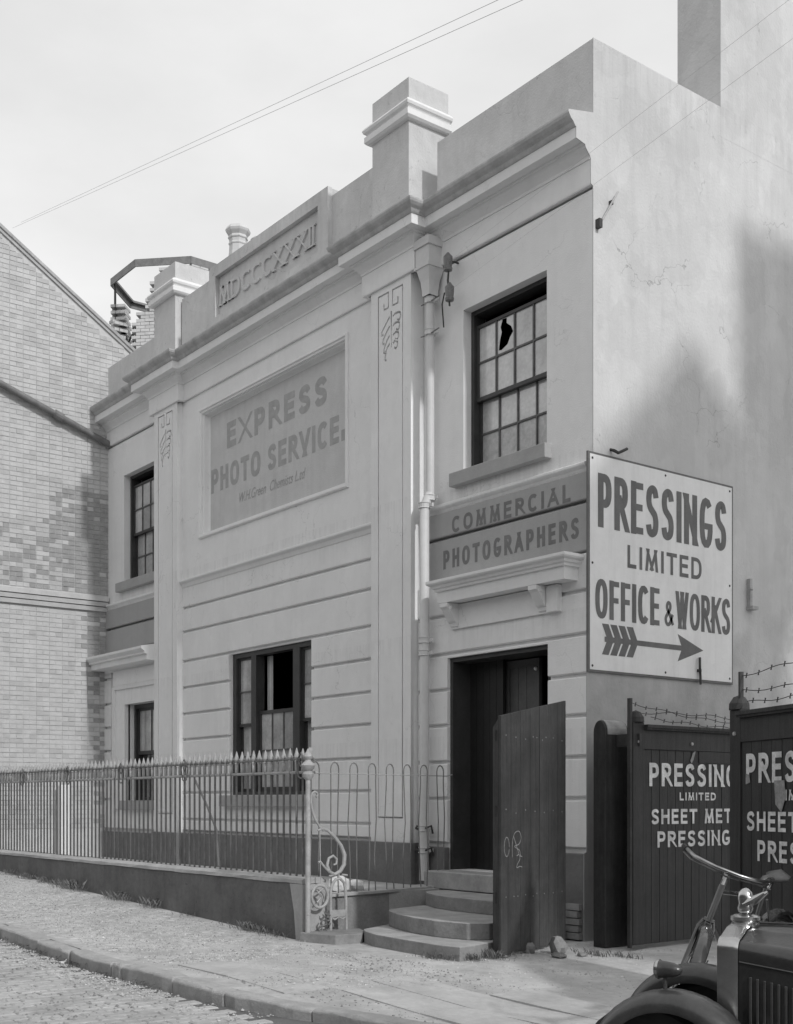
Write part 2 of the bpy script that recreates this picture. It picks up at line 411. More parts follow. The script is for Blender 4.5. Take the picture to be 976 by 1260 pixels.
def holed_mesh(outer, holes, thick):
    """flat plate with holes, from a filled 2D curve; outlines in local x, y"""
    cu = bpy.data.curves.new("outline", 'CURVE'); cu.dimensions = '2D'; cu.fill_mode = 'BOTH'; cu.extrude = thick / 2
    for poly in [outer] + holes:
        sp = cu.splines.new('POLY'); sp.points.add(len(poly) - 1); sp.use_cyclic_u = True
        for i, p in enumerate(poly): sp.points[i].co = (p[0], p[1], 0, 1)
    o = bpy.data.objects.new("outline", cu); COL.objects.link(o)
    dg = bpy.context.evaluated_depsgraph_get()
    me = bpy.data.meshes.new_from_object(o.evaluated_get(dg)); bpy.data.objects.remove(o); bpy.data.curves.remove(cu)
    return me
def plate_xz(name, outer, holes, thick, Y, m, parent):
    """holed plate standing in the XZ plane, its front face at Y"""
    me = holed_mesh(outer, holes, thick)
    for v in me.vertices:
        x, y, z = v.co; v.co = (x, Y + thick / 2 - z, y)
    me.materials.clear(); me.materials.append(m)
    b = bmesh.new(); b.from_mesh(me); bmesh.ops.recalc_face_normals(b, faces=b.faces); b.to_mesh(me); b.free()
    me.name = name; o = bpy.data.objects.new(name, me); put(o, parent); return o
def gz(x): return .035 * max(0, min(-x - 1.8, 30))

# ================================================================== THE PHOTOGRAPHIC STUDIO BUILDING
B = empty('studio_building', (-6, 0, 0), 'pale rendered two storey building with pilasters, date panel and EXPRESS PHOTO SERVICE sign', 'building')
XR = -.012
WIN_UR = (-2.06, -.68, 5.28, 7.17)
WIN_UL = (-11.24, -9.86, 5.28, 7.17)
DOOR = (-2.24, -.57, .64, 3.12)
WIN_GC = (-7.38, -5.12, 1.53, 3.65)
WIN_GL = (-11.0, -9.85, 1.45, 3.12)
# backing walls with their openings
wall(B, 'wall', stucco, -2.79, XR, 0, 4.0, -.049, .35, [DOOR])
wall(B, 'wall', stucco, -2.79, XR, 4.0, 8.5, .045, .35, [WIN_UR])
wall(B, 'wall', stucco, -8.88, -3.62, 0, 8.5, -.055, .35, [WIN_GC, (-8.2, -4.31, 5.6, 7.48)])
wall(B, 'wall', stucco, -12.3, -9.66, 0, 4.0, -.029, .35, [WIN_GL])
wall(B, 'wall', stucco, -12.3, -9.66, 4.0, 8.5, .045, .35, [WIN_UL])
LZ = [3.65, 3.23, 2.81, 2.40, 1.97, 1.55, 1.13, .94]
# right bay
courses(B, 'render_course', stucco, -2.79, XR, [4.0, 3.6, 3.15, 2.73, 2.31, 1.88, 1.45, .92], -.094, [DOOR])
courses(B, 'sign_band', band, -2.79, XR, [4.86, 4.53, 4.0], -.055, [], thk=.13)
courses(B, 'wall_render', stucco, -2.79, XR, [7.78, 4.87], 0, [WIN_UR], gap=.0)
# centre bay
courses(B, 'render_course', stucco, -8.88, -3.62, [4.86, 4.50, 4.12] + LZ, -.1, [WIN_GC])
courses(B, 'wall_render', stucco, -8.88, -3.62, [7.82, 4.87], -.1, [(-8.22, -4.29, 5.585, 7.495)], gap=0)
# left bay
courses(B, 'render_course', stucco, -12.3, -9.66, [4.05, 3.6, 3.15, 2.73, 2.31, 1.88, 1.45, .92], -.074, [(-11.63, -9.66, 1.3, 4.06)])
courses(B, 'blank_band', band, -12.3, -9.66, [4.86, 4.49, 4.05], -.05, [], thk=.12)
courses(B, 'wall_render', stucco, -12.3, -9.66, [7.78, 4.87], 0, [WIN_UL], gap=0)
# string courses
sp = [(0, 4.845), (.012, 4.85), (.030, 4.90), (.062, 4.925), (.068, 4.935), (.068, 4.955), (.0, 4.985)]
for a, b, y in ((-12.3, -9.66, 0), (-8.88, -3.62, -.1), (-2.79, XR - .05, 0)):
    sweep([(a, y), (b, y)], sp).build('string_course', stucco_trim if y else gutter_m if False else stucco, B)
# plinths
box('plinth', plinth_m, -2.79, -2.24, -.135, -.06, 0, .90, B, .01); box('plinth', plinth_m, -.57, XR, -.135, -.06, 0, .90, B, .01); box('plinth', plinth_m, -2.24, -.57, -.13, -.06, 0, .45, B)
box('plinth', plinth_m, -8.88, -3.62, -.15, -.066, .2, .935, B, .01)
box('plinth', plinth_m, -12.3, -9.66, -.12, -.04, .2, .9, B, .01)
# pilasters: a plate with really incised lines on a core
def strip(pts, w): 
    Lf, Rt = ribbon(pts, w); return [(p.x, p.y) for p in Lf] + [(p.x, p.y) for p in reversed(Rt)]
def pilaster(x0):
    x1 = x0 + .81
    box('pilaster_core', stucco, x0, x1, -.158, .34, .0, 8.1, B)
    holes = []
    l, r = x0 + .155, x1 - .165
    holes.append(strip([(l + .115, 7.60), (l + .115, 7.53), (l + .205, 7.53), (l + .205, 7.72), (l, 7.72), (l, 1.24), (r, 1.24), (r, 7.72), (r - .2, 7.72), (r - .2, 7.53), (r - .09, 7.53), (r - .09, 7.61)], .021))
    c = x0 + .42
    holes.append(strip([(c, 7.47), (c, 7.02)], .024))
    for i, z in enumerate((7.36, 7.245, 7.13, 7.03)):
        a = .19 - i * .022
        holes.append(strip(bez([(c - .03, z + .05), (c - .09, z), (c - a, z - .09), (c - a - .005, z - .135), (c - a + .03, z - .13)], 4), .027))
        q = .17 - i * .02
        holes.append(strip(bez([(c + .03, z + .03), (c + .08, z + .055), (c + q, z + .045), (c + q + .015, z - .01), (c + q - .02, z - .045), (c + q - .05, z - .02)], 4), .027))
    plate_xz('pilaster_face', [(x0, .94), (x1, .94), (x1, 7.809), (x0, 7.809)], holes, .042, -.2, stucco, B)
    box('plinth', plinth_m, x0 - .03, x1 + .05, -.24, -.158, .2, .94, B, .01)
    box('plinth', plinth_m, x1 + .0005, x1 + .05, -.1575, -.10, .2, .94, B)
pilaster(-3.61); pilaster(-9.66)
# frieze + cornice, mitred round the pilasters
PATH = [(-12.3, 0), (-9.75, 0), (-9.75, -.2), (-8.78, -.2), (-8.78, -.1), (-3.72, -.1), (-3.72, -.2), (-2.72, -.2), (-2.72, 0), (XR, 0)]
sweep(PATH, [(-.02, 7.81), (.03, 7.81), (.035, 7.825), (.035, 8.07), (-.02, 8.07)]).build('frieze', stucco, B)
sweep(PATH, [(-.02, 8.0705), (.045, 8.0705), (.05, 8.10), (.075, 8.13), (.11, 8.165), (.12, 8.195), (.145, 8.20), (.155, 8.215), (.25, 8.22), (.25, 8.335), (-.02, 8.335)]).build('cornice', stucco, B)
gp = [(.0, 8.3355), (.262, 8.3355), (.275, 8.35), (.29, 8.375), (.325, 8.40), (.35, 8.425), (.36, 8.45), (.36, 8.468), (.33, 8.475), (.0, 8.56)]
def gut(path, name='cornice_moulding'):
    return sweep(path, gp).build(name, gutter_m, B)
gut([(-12.3, 0), (-9.752, 0)]); gut([(-9.75, 0), (-9.75, -.2), (-8.78, -.2), (-8.78, -.1), (-3.74, -.1)]); gut([(-3.72, -.1), (-3.72, -.2), (-2.72, -.2), (-2.72, 0), (XR, 0)])
# parapets
box('parapet', stucco_par, -2.54, XR, .0, .35, 8.5, 9.33, B)
box('parapet', stucco_par, -8.87, -7.85, -.1, .25, 8.5, 9.48, B)
box('parapet', stucco_par, -4.62, -3.6, -.1, .25, 8.5, 9.48, B)
box('parapet', stucco_par, -12.0, -9.67, .0, .35, 8.5, 9.25, B)
DP = [(-7.85, 8.5), (-4.62, 8.5), (-4.62, 9.59), (-7.85, 9.59)]
plate_xz('date_panel_frame', DP, [[(-7.66, 8.80), (-7.66, 9.42), (-4.86, 9.42), (-4.86, 8.80)]], .07, -.17, stucco_par, B)
dpn = box('date_panel', stucco_par, -7.84, -4.63, -.10, .25, 8.5, 9.58, B)
lm = lettering(MB(), 'MDCCCXXXII', (-7.62, -.10, 8.96), (1, 0, 0), (0, 0, 1), (0, -1, 0), 2.60, .29, .042, .046, depth=.03, lift=-.004, serif=True)
lm.build('date_lettering', stucco_par, dpn)
# piers
for x0, top, m in ((-3.58, 10.19, stucco), (-9.65, 10.08, stucco)):
    x1 = x0 + .74
    p = box('pier', stucco_par, x0, x1, -.2, .42, 8.5, top, B)
    ring = [(x0, .42), (x0, -.2), (x1, -.2), (x1, .42)]
    z = top - .52
    prof = [(-.005, z), (.05, z + .005), (.075, z + .03), (.075, z + .10), (.05, z + .115), (.06, z + .13), (.085, z + .15), (.095, z + .18), (.085, z + .205), (.05, z + .235), (-.005, z + .25)]
    # full ring as four mitred sides
    sweep([(x0, .42), (x0, -.2)][::-1] and [(x0, .42), (x0, -.2), (x1, -.2), (x1, .42)], prof).build('pier_cap_moulding', stucco_trim, p, smooth=False)
# side wall: skin with the cornice end standing in it, and the chimney breast flush with it
skin = [(-.135, 0), (-.135, .90), (-.094, .92), (-.094, 4.0), (-.055, 4.0), (-.055, 4.86), (-.05, 4.93), (0, 4.97), (0, 7.80), (-.035, 7.82), (-.035, 8.07), (-.05, 8.10), (-.11, 8.165), (-.12, 8.195), (-.25, 8.22), (-.25, 8.335), (-.262, 8.336), (-.29, 8.375), (-.325, 8.40), (-.36, 8.45), (-.36, 8.475), (0, 8.56), (0, 9.335), (4.6, 9.335), (4.6, 9.0), (13, 9.0), (13, 0)]
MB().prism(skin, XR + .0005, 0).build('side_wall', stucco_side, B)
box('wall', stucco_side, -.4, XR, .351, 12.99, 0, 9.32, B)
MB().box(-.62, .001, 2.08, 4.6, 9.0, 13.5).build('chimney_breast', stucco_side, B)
# other walls and a flat roof, so that the rooms are dark
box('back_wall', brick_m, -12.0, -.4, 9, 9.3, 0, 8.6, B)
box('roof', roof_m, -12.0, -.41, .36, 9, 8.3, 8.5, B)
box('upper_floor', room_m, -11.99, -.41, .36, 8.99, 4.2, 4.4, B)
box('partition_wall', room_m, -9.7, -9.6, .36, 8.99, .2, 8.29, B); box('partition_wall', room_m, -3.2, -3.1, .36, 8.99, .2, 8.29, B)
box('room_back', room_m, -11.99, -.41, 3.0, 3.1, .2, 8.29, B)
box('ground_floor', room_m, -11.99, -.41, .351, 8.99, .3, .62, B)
# party wall on the left
box('party_wall', stucco_par, -12.3, -12.0, .351, 9, 0, 9.2, B)

# EXPRESS PHOTO SERVICE panel
pf = [(0, 0), (.035, .0), (.05, .02), (.05, .045), (.03, .06), (.025, .085), (.0, .10)]
def frame_ring(x0, x1, z0, z1, Y, prof, name, m, parent):
    """mitred moulding frame round a rectangle in the XZ plane; prof = (proud, inward)"""
    mb = MB(); c = [(x0, z0, 1, 1), (x1, z0, -1, 1), (x1, z1, -1, -1), (x0, z1, 1, -1)]; k = len(prof); vs = []; fs = []
    for (x, z, sx, sz) in c:
        for d, w in prof: vs.append((x + sx * w, Y - d, z + sz * w))
    for i in range(4):
        for j in range(k): fs.append((i * k + j, i * k + (j + 1) % k, ((i + 1) % 4) * k + (j + 1) % k, ((i + 1) % 4) * k + j))
    return mb.add(vs, fs).build(name, m, parent)
fr = frame_ring(-8.275, -4.235, 5.53, 7.55, -.1, [(-.03, .0), (.02, 0), (.035, .015), (.035, .035), (.015, .045), (.012, .07), (-.02, .075), (-.03, .09), (-.10, .10), (-.125, .12), (-.15, .12), (-.15, .0)], 'panel_frame', stucco, B)
pan = box('sign_panel', band_l, -8.20, -4.31, .024, .05, 5.60, 7.48, B)
def ptext(t, x0, x1, z0, z1, s, g, parent, m, Y):
    return lettering(MB(), t, (x0, Y, z0), (1, 0, 0), (0, 0, 1), (0, -1, 0), x1 - x0, z1 - z0, s, g).build('lettering', m, parent)
ptext('EXPRESS', -7.64, -4.92, 6.83, 7.22, .098, .105, pan, faded_letter, .024)
ptext('PHOTO SERVICE.', -8.13, -4.50, 6.23, 6.60, .083, .055, pan, faded_letter, .024)
def font_text(body, x0, width, z0, Y, m, parent, shear=.35):
    cu = bpy.data.curves.new('text', 'FONT'); cu.body = body; cu.size = .2; cu.shear = shear; cu.fill_mode = 'FRONT'
    o = bpy.data.objects.new('text', cu); COL.objects.link(o); dg = bpy.context.evaluated_depsgraph_get()
    me = bpy.data.meshes.new_from_object(o.evaluated_get(dg)); bpy.data.objects.remove(o)
    w = max(v.co.x for v in me.vertices)
    for v in me.vertices: v.co = (x0 + v.co.x * width / w, Y, z0 + v.co.y * 1.05)
    me.materials.clear(); me.materials.append(m); me.name = 'lettering'
    return put(bpy.data.objects.new('lettering', me), parent)
font_text('W.H.Green  Chemists L.td', -7.30, 1.85, 5.93, .021, faded_letter, pan)
# COMMERCIAL / PHOTOGRAPHERS
sbs = [o for o in B.children if o.name.startswith('sign_band')]
ptext('COMMERCIAL', -2.20, -.27, 4.585, 4.775, .040, .062, sbs[0], band_letter, -.055)
ptext('PHOTOGRAPHERS', -2.36, -.15, 4.18, 4.40, .045, .052, sbs[1], band_letter, -.055)

# ---- sash windows
def sash(parent, x0, x1, z0, z1, Y, cols, rows, pane_m, broken=None, stile=.045, bar=.022, lower_m=None):
    """sash frame with bars and one pane object per light"""
    s = MB(); t = .04
    s.box(x0, x0 + stile, Y, Y + t, z0, z1); s.box(x1 - stile, x1, Y, Y + t, z0, z1)
    s.box(x0 + stile, x1 - stile, Y, Y + t, z0, z0 + stile * 1.3); s.box(x0 + stile, x1 - stile, Y, Y + t, z1 - stile, z1)
    f = s.build('sash', wood_dark, parent)
    ax0, ax1, az0, az1 = x0 + stile, x1 - stile, z0 + stile * 1.3, z1 - stile
    cw = (ax1 - ax0 - bar * (cols - 1)) / cols; ch = (az1 - az0 - bar * (rows - 1)) / rows
    bm = MB()
    for i in range(1, cols): x = ax0 + i * (cw + bar); bm.box(x - bar, x, Y + .004, Y + .034, az0, az1)
    for j in range(1, rows):
        z = az0 + j * (ch + bar)
        for i in range(cols): xa = ax0 + i * (cw + bar); bm.box(xa, xa + cw, Y + .004, Y + .034, z - bar, z)
    if bm.v: bm.build('glazing_bar', bar_m, f)
    for i in range(cols):
        for j in range(rows):
            xa, za = ax0 + i * (cw + bar), az0 + j * (ch + bar)
            if broken == (i, j):
                hole = [(xa + .3 * cw, za + ch * .98), (xa + .55 * cw, za + ch * .97), (xa + .55 * cw, za + .82 * ch), (xa + .8 * cw, za + .68 * ch), (xa + .93 * cw, za + .5 * ch), (xa + .75 * cw, za + .38 * ch), (xa + .6 * cw, za + .2 * ch), (xa + .25 * cw, za + .1 * ch), (xa + .08 * cw, za + .12 * ch), (xa + .14 * cw, za + .4 * ch), (xa + .25 * cw, za + .62 * ch), (xa + .18 * cw, za + .78 * ch)]
                o = plate_xz('pane', [(xa, za), (xa + cw, za), (xa + cw, za + ch), (xa, za + ch)], [hole], .004, Y + .018, pane_m, f)
                o['label'] = 'broken window pane with a jagged hole'
            else:
                MB().add([(xa, Y + .02, za), (xa + cw, Y + .02 + random.uniform(-.002, .002), za), (xa + cw, Y + .02, za + ch), (xa, Y + .02 + random.uniform(-.002, .002), za + ch)], [(0, 1, 2, 3)]).build('pane', (lower_m or pane_m) if j == 0 and lower_m else (random.choice((glass_cur, glass_cur, glass_cur2, glass_cur3)) if pane_m is glass_cur else pane_m), f)
    return f
def upper_window(x0, x1, z0, z1, broken):
    w = MB(); w.box(x0, x0 + .05, .12, .30, z0, z1); w.box(x1 - .05, x1, .12, .30, z0, z1); w.box(x0 + .05, x1 - .05, .12, .30, z1 - .05, z1); w.box(x0 + .05, x1 - .05, .12, .30, z0, z0 + .03)
    win = w.build('window', wood_dark, B)
    mid = z0 + (z1 - z0) * .46
    sash(win, x0 + .05, x1 - .05, mid - .04, z1 - .17, .16, 4, 2, glass_cur, broken, stile=.035)
    sash(win, x0 + .05, x1 - .05, z0 + .03, mid, .21, 4, 2, glass_cur, lower_m=frost, stile=.035)
    box('window_sill', sill_m, x0 - .15, x1 + .07, -.10, .3, z0 - .16, z0 - .001, win, .008)
upper_window(*WIN_UR, (1, 1)); upper_window(*WIN_UL, None)
# thin raised margin round the upper windows' left reveal is the plain wall edge (white painted reveal)
# centre ground window: middle sash dropped open
x0, x1, z0, z1 = WIN_GC
w = MB()
w.box(x0, x0 + .10, -.02, .12, z0, z1); w.box(x1 - .06, x1, -.02, .12, z0, z1); w.box(x0 + .10, x1 - .06, -.02, .12, z1 - .07, z1)
w.box(-6.84, -6.70, -.025, .12, z0, z1 - .07); w.box(-5.70, -5.53, -.025, .12, z0, z1 - .07); w.box(x0 + .1, x1 - .06, -.02, .12, z0, z0 + .05)
win = w.build('window', wood_dark, B)
for a, b in ((x0 + .10, -6.84), (-5.53, x1 - .06)):
    sash(win, a, b, 2.55, z1 - .07, .02, 1, 2, glass_cur, stile=.035)
    sash(win, a, b, z0 + .05, 2.62, .07, 1, 2, glass_cur, stile=.035)
sash(win, -6.70, -5.70, z0 + .05, 2.76, .03, 3, 2, glass_cur, stile=.05)
sash(win, -6.70, -5.70, z0 + .10, 2.70, .085, 2, 1, glass_dk, stile=.05)
cv = []
for k in range(13): cv.append((-6.68 + .16 * k / 12, .16 + .012 * math.sin(k * 1.9)))
mb = MB()
for k in range(12):
    (a, b), (c, d) = cv[k], cv[k + 1]; mb.add([(a, b, z0 + .1), (c, d, z0 + .1), (c, d, z1 - .08), (a, b, z1 - .08)], [(0, 1, 2, 3)])
mb.build('curtain', curtain_m, win)
box('window_sill', sill_m, x0 - .12, x1 + .03, -.20, .1, 1.36, z0 - .001, win, .008)
# left ground window under its hood (the twin of the doorway)
x0, x1, z0, z1 = WIN_GL
w = MB(); w.box(x0, x0 + .07, .08, .3, z0, z1); w.box(x1 - .07, x1, .08, .3, z0, z1); w.box(x0 + .07, x1 - .07, .08, .3, z1 - .07, z1)
win = w.build('window', wood_dark, B)
sash(win, x0 + .07, x1 - .07, 2.25, z1 - .07, .12, 2, 1, glass_cur); sash(win, x0 + .07, x1 - .07, z0 + .0, 2.31, .17, 2, 1, glass_dk)
box('window_sill', sill_m, x0 - .1, x1 + .07, -.17, .3, z0 - .16, z0 - .001, win, .008)
mb = MB(); mb.box(x0 - .38, x0, -.10, .0, 1.3, z1 + .0); mb.box(x0 - .38, -9.661, -.10, .0, z1, z1 + .30)
mb.build('architrave', stucco, B)
mb = MB(); mb.box(x0 - .46, x0 - .36, -.13, -.05, 1.3, z1 + .32); mb.box(x0 - .36, -9.661, -.13, -.05, z1 + .27, z1 + .34); mb.build('architrave_bead', stucco_trim, B)
box('hood_frieze', stucco, x0 - .44, -9.661, -.12, -.03, z1 + .345, 3.72, B)
hp = [(0, 3.72), (.03, 3.72), (.05, 3.76), (.26, 3.77), (.26, 3.86), (.30, 3.87), (.30, 3.90), (.34, 3.93), (.36, 3.95), (.36, 3.99), (.0, 4.06)]
sweep([(-11.75, .05), (-11.75, -.07), (-9.661, -.07)], hp).build('window_hood', stucco_trim, B)

# ---- doorway
x0, x1, z0, z1 = DOOR
rv = MB(); rv.box(x0, x0 + .05, -.05, .35, z0, z1); rv.box(x1 - .04, x1, -.05, .35, z0, z1); rv.box(x0 + .05, x1 - .04, -.05, .35, z1 - .05, z1)
dr = rv.build('door_frame', wood_dark, B)
dl = MB()
for k in range(5): dl.box(x0 + .05 + k * .115, x0 + .05 + k * .115 + .110, .22, .26, z0 + .01, z1 - .05)
dl.build('door', door_m, B)
ld = MB(); ld.box(-1.66, -1.60, .30, .35, z0 + .01, 3.05); ld.box(-1.19, -1.11, .30, .35, z0 + .01, 3.05); ld.box(-1.60, -1.19, .30, .35, 2.97, 3.05); ld.box(-1.60, -1.19, .30, .35, 1.75, 1.87); ld.box(-1.60, -1.19, .30, .35, z0 + .01, .85)
idr = ld.build('inner_door', door_panel_m, B)
for k in range(3):
    box('door_board', door_panel_m, -1.595 + k * .136, -1.595 + k * .136 + .13, .315, .335, 1.87, 2.97, idr)
    box('door_board', door_panel_m, -1.595 + k * .136, -1.595 + k * .136 + .13, .315, .335, .85, 1.75, idr)
MB().lathe([(.018, 0), (.022, .01), (.015, .03)], (0, 0, 0), 10, Matrix.Translation((-1.15, .30, 2.93)) @ Matrix.Rotation(R(90), 4, 'X')).build('door_knob', stucco_trim, idr)
box('threshold', step_m, -2.30, -.5, -.40, .35, .44, .636, B, .012)
# hood on brackets
hood = sweep([(-1.98, .0), (-1.98, -.094), (-.33, -.094), (-.33, .0)], [(0, 3.73), (.20, 3.73), (.20, 3.86), (.225, 3.865), (.23, 3.89), (.25, 3.90), (.26, 3.925), (.29, 3.94), (.30, 3.955), (.30, 3.985), (-.0, 4.02)])
hood.prism([(-.094, 3.735), (-.094, 4.015), (-.05, 4.015), (-.05, 3.735)], -1.98, -.33)
hood = hood.build('door_hood', stucco_trim, B)
hood.scale = (1, 1, 1)
box('hood_frieze', stucco, -2.14, -.36, -.125, -.094, 3.44, 3.72, B, .004)
for bx in (-2.13, -.66):
    br = MB(); pr = [(-.125, 3.725), (-.30, 3.725), (-.30, 3.68), (-.27, 3.655), (-.24, 3.61), (-.20, 3.55), (-.18, 3.52), (-.155, 3.505), (-.145, 3.47), (-.125, 3.46)]
    br.prism(pr, bx, bx + .13); o = br.build('hood_bracket', stucco_trim, B)
    MB().lathe([(.025, 0), (.02, .012), (.008, .014)], (0, 0, 0), 10, Matrix.Translation((bx + .13, -.235, 3.675)) @ Matrix.Rotation(R(90), 4, 'Y')).build('bracket_boss', stucco_trim, o)
box('hood_frieze', stucco_trim, -.52, -.36, -.17, -.1255, 3.44, 3.72, B, .004)
# exposed bricks at the foot of the corner
bk = MB().box(-.1, .1, -.03, .03, -.032, .032).mesh('brick', brick_d)
for j in range(5):
    for i in range(2 if j % 2 else 1):
        inst('brick', bk, (-.13 - i * .21 - (j % 2) * .02, -.155 + random.uniform(-.01, .01), .05 + j * .075), (0, 0, random.uniform(-.06, .06)), parent=B)

# ---- downpipe
dp = MB(); X, Y = -2.53, -.12
dp.tube([(X, Y, 7.45), (X, Y, 5.05)], .052, 12); dp.tube([(X - .005, Y - .0, 5.1), (X - .005, Y - .08, 4.95), (X - .01, Y - .08, .50)], .058, 12)
pipe = dp.build('downpipe', pipe_m, B, smooth=True)
h = MB()
h.box(X - .16, X + .13, Y - .13, Y + .10, 8.02, 8.12); h.box(X - .14, X + .11, Y - .11, Y + .10, 7.80, 8.02); h.box(X - .155, X + .125, Y - .125, Y + .10, 7.77, 7.80)
hz = [(.115, 7.77), (.10, 7.70), (.08, 7.62), (.068, 7.50), (.066, 7.45)]
for (a, za), (b, zb) in zip(hz[:-1], hz[1:]):
    h.add([(X - a, Y - a, za), (X + a, Y - a, za), (X + a, Y + a, za), (X - a, Y + a, za), (X - b, Y - b, zb), (X + b, Y - b, zb), (X + b, Y + b, zb), (X - b, Y + b, zb)], [(0, 1, 5, 4), (1, 2, 6, 5), (2, 3, 7, 6), (3, 0, 4, 7)])
h.build('hopper_head', pipe_m, pipe)
for z, yy in ((7.40, 0), (7.02, 0), (5.05, 0), (4.95, -.08), (3.35, -.08), (3.20, -.08), (1.12, -.08), (.86, -.08)):
    c = MB().lathe([(.07, -.035), (.074, -.03), (.066, -.02), (.066, .02), (.074, .03), (.07, .035)], (X - (.01 if yy else 0), Y + yy, z), 14); c.box(X - .11, X + .11, Y + yy + .02, Y + yy + .045, z - .02, z + .02)
    c.build('pipe_collar', pipe_m, pipe, smooth=False)
for z in (7.38, 7.0):
    MB().tube([(X - .17, Y, z + .02), (X - .07, Y - .04, z - .01), (X - .06, Y, z)], .008, 6).tube([(X + .17, Y, z + .03), (X + .07, Y - .04, z - .01), (X + .06, Y, z)], .008, 6).build('pipe_spike', iron_mid, pipe)
for z in (1.12, .86):
    MB().tube([(X - .2, -.16, z + .02), (X - .12, -.24, z), (X - .08, -.22, z - .02)], .014, 6).tube([(X + .07, -.25, z), (X + .12, -.2, z + .03), (X + .1, -.16, z - .06)], .014, 6).build('pipe_strap', iron_m, pipe)

# ---- fittings on the walls
ins = empty('insulator_bracket', (-2.15, 0, 7.5), 'pair of small cylindrical insulators on a wall bracket beside the downpipe hopper', 'insulator')
for dz, dx in ((.18, 0), (-.18, .03)):
    MB().lathe([(.02, -.10), (.05, -.09), (.055, -.06), (.045, -.05), (.052, .0), (.055, .07), (.03, .10), (.015, .12)], (-2.15 + dx, -.16, 7.53 + dz), 12).build('insulator', ceramic, ins, smooth=True)
MB().tube([(-2.15, 0, 7.75), (-2.15, -.14, 7.74), (-2.14, -.17, 7.5), (-2.12, -.16, 7.2)], .012, 6).tube([(-2.12, -.16, 7.35), (-2.25, -.13, 7.40), (-2.33, -.1, 7.3), (-2.36, -.05, 7.05)], .009, 6).build('bracket_rod', iron_m, ins)
def wire(pts, r, label, seg=18, sag=0.0):
    out = []
    a, b = Vector(pts[0]), Vector(pts[1])
    for i in range(seg + 1):
        t = i / seg; p = a.lerp(b, t); p.z -= sag * 4 * t * (1 - t); out.append(p)
    o = MB().tube(out, r, 5).build('overhead_wire', iron_light); tag(o, label, 'wire'); return o
wire([(-2.15, -.16, 7.72), (10.5, -4.64, 5.70)], .0009, 'upper thin wire rising right from the wall insulators')
wire([(-2.12, -.16, 7.38), (10.5, -4.64, 5.50)], .0009, 'lower thin wire rising right from the wall insulators')
wire([(-11.9, -1.75, 11.28), (10.5, -4.15, 4.83)], .0019, 'lower of two long wires crossing the sky')
wire([(-11.9, -1.60, 11.42), (10.5, -4.10, 4.98)], .0019, 'upper of two long wires crossing the sky')
tp = empty('telegraph_pole', (10.5, -4.4, 0), 'tarred wooden telegraph pole with crossarm, beyond the right edge of the picture', 'pole')
MB().tube([(10.5, -4.4, -.2), (10.5, -4.4, 6.3)], .11, 12, radii=[.12, .09]).build('pole', iron_m, tp, smooth=True)
MB().box(10.44, 10.56, -4.95, -3.9, 4.86, 4.95).box(10.44, 10.56, -4.95, -3.9, 5.56, 5.66).build('crossarm', iron_m, tp)
f = empty('wall_bracket', (0, .2, 7.6), 'slanting rod with two small blocks on the side wall near the cornice', 'bracket')
MB().tube([(.05, .06, 7.42), (.05, .32, 7.82)], .010, 6).build('rod', iron_light, f)
MB().box(.0, .06, .03, .075, 7.37, 7.46).build('block', iron_m, f); MB().box(.0, .04, .23, .26, 7.67, 7.71).build('block', iron_m, f)
f = MB().tube([(0, .26, 5.12), (.05, .26, 5.10), (.09, .28, 5.07), (.10, .32, 5.09), (.10, .40, 5.13)], .018, 6).build('wall_hook', iron_m); tag(f, 'bent iron hook in the side wall just above the white sign', 'hook')
f = MB().tube([(.05, 1.65, 3.04), (.06, 1.64, 2.92), (.05, 1.66, 2.84), (.07, 1.64, 2.74)], .014, 6).box(0, .06, 1.63, 1.67, 2.88, 2.91).build('wall_cleat', iron_m); tag(f, 'rusty iron cleat hanging over the lower edge of the white sign', 'cleat')
f = MB().box(.0, .05, 2.56, 2.60, 3.70, 4.02).box(0, .09, 2.55, 2.66, 3.66, 3.70).tube([(.05, 2.56, 3.9), (.09, 2.54, 3.88)], .012, 6).build('wall_spike', iron_light); tag(f, 'upright iron spike with a foot on the side wall right of the sign', 'spike')

# ---- PRESSINGS LIMITED sign
sg = empty('wall_sign', (0, 1.1, 3.9), 'large white painted sign reading PRESSINGS LIMITED OFFICE & WORKS with an arrow', 'sign')
MB().box(.002, .022, -.105, 2.275, 2.775, 5.045).build('border', sign_grey, sg)
MB().box(.022, .026, -.075, 2.250, 2.80, 5.022).build('board', white_paint, sg)
def stext(t, y0, y1, z0, z1, s, g, hs=None):
    lettering(MB(), t, (.026, y0, z0), (0, 1, 0), (0, 0, 1), (1, 0, 0), y1 - y0, z1 - z0, s, g, hs).build('lettering', sign_grey, sg)
stext('PRESSINGS', .04, 2.15, 4.28, 4.84, .085, .042, .07)
stext('LIMITED', .49, 1.71, 3.91, 4.15, .042, .05)
stext('OFFICE', .00, 1.00, 3.335, 3.745, .066, .026, .055)
stext('&', 1.08, 1.24, 3.35, 3.62, .04, 0)
stext('WORKS', 1.27, 2.22, 3.335, 3.745, .058, .022, .05)
for y_, z_ in ((-.04, 2.84), (-.04, 3.9), (-.04, 4.98), (2.21, 2.84), (2.21, 3.9), (2.21, 4.98), (1.1, 4.98), (1.1, 2.84)):
    MB().lathe([(.014, 0), (.012, .004), (.002, .006)], (0, 0, 0), 8, Matrix.Translation((.026, y_, z_)) @ Matrix.Rotation(R(90), 4, 'Y')).build('screw', iron_m, sg)
a = MB()
def ypoly(pts, h=.0278): a.add([(h, y, z) for y, z in pts], [tuple(range(len(pts)))])
zc = 3.125
ypoly([(.60, zc - .028), (1.36, zc - .028), (1.36, zc + .028), (.60, zc + .028)])
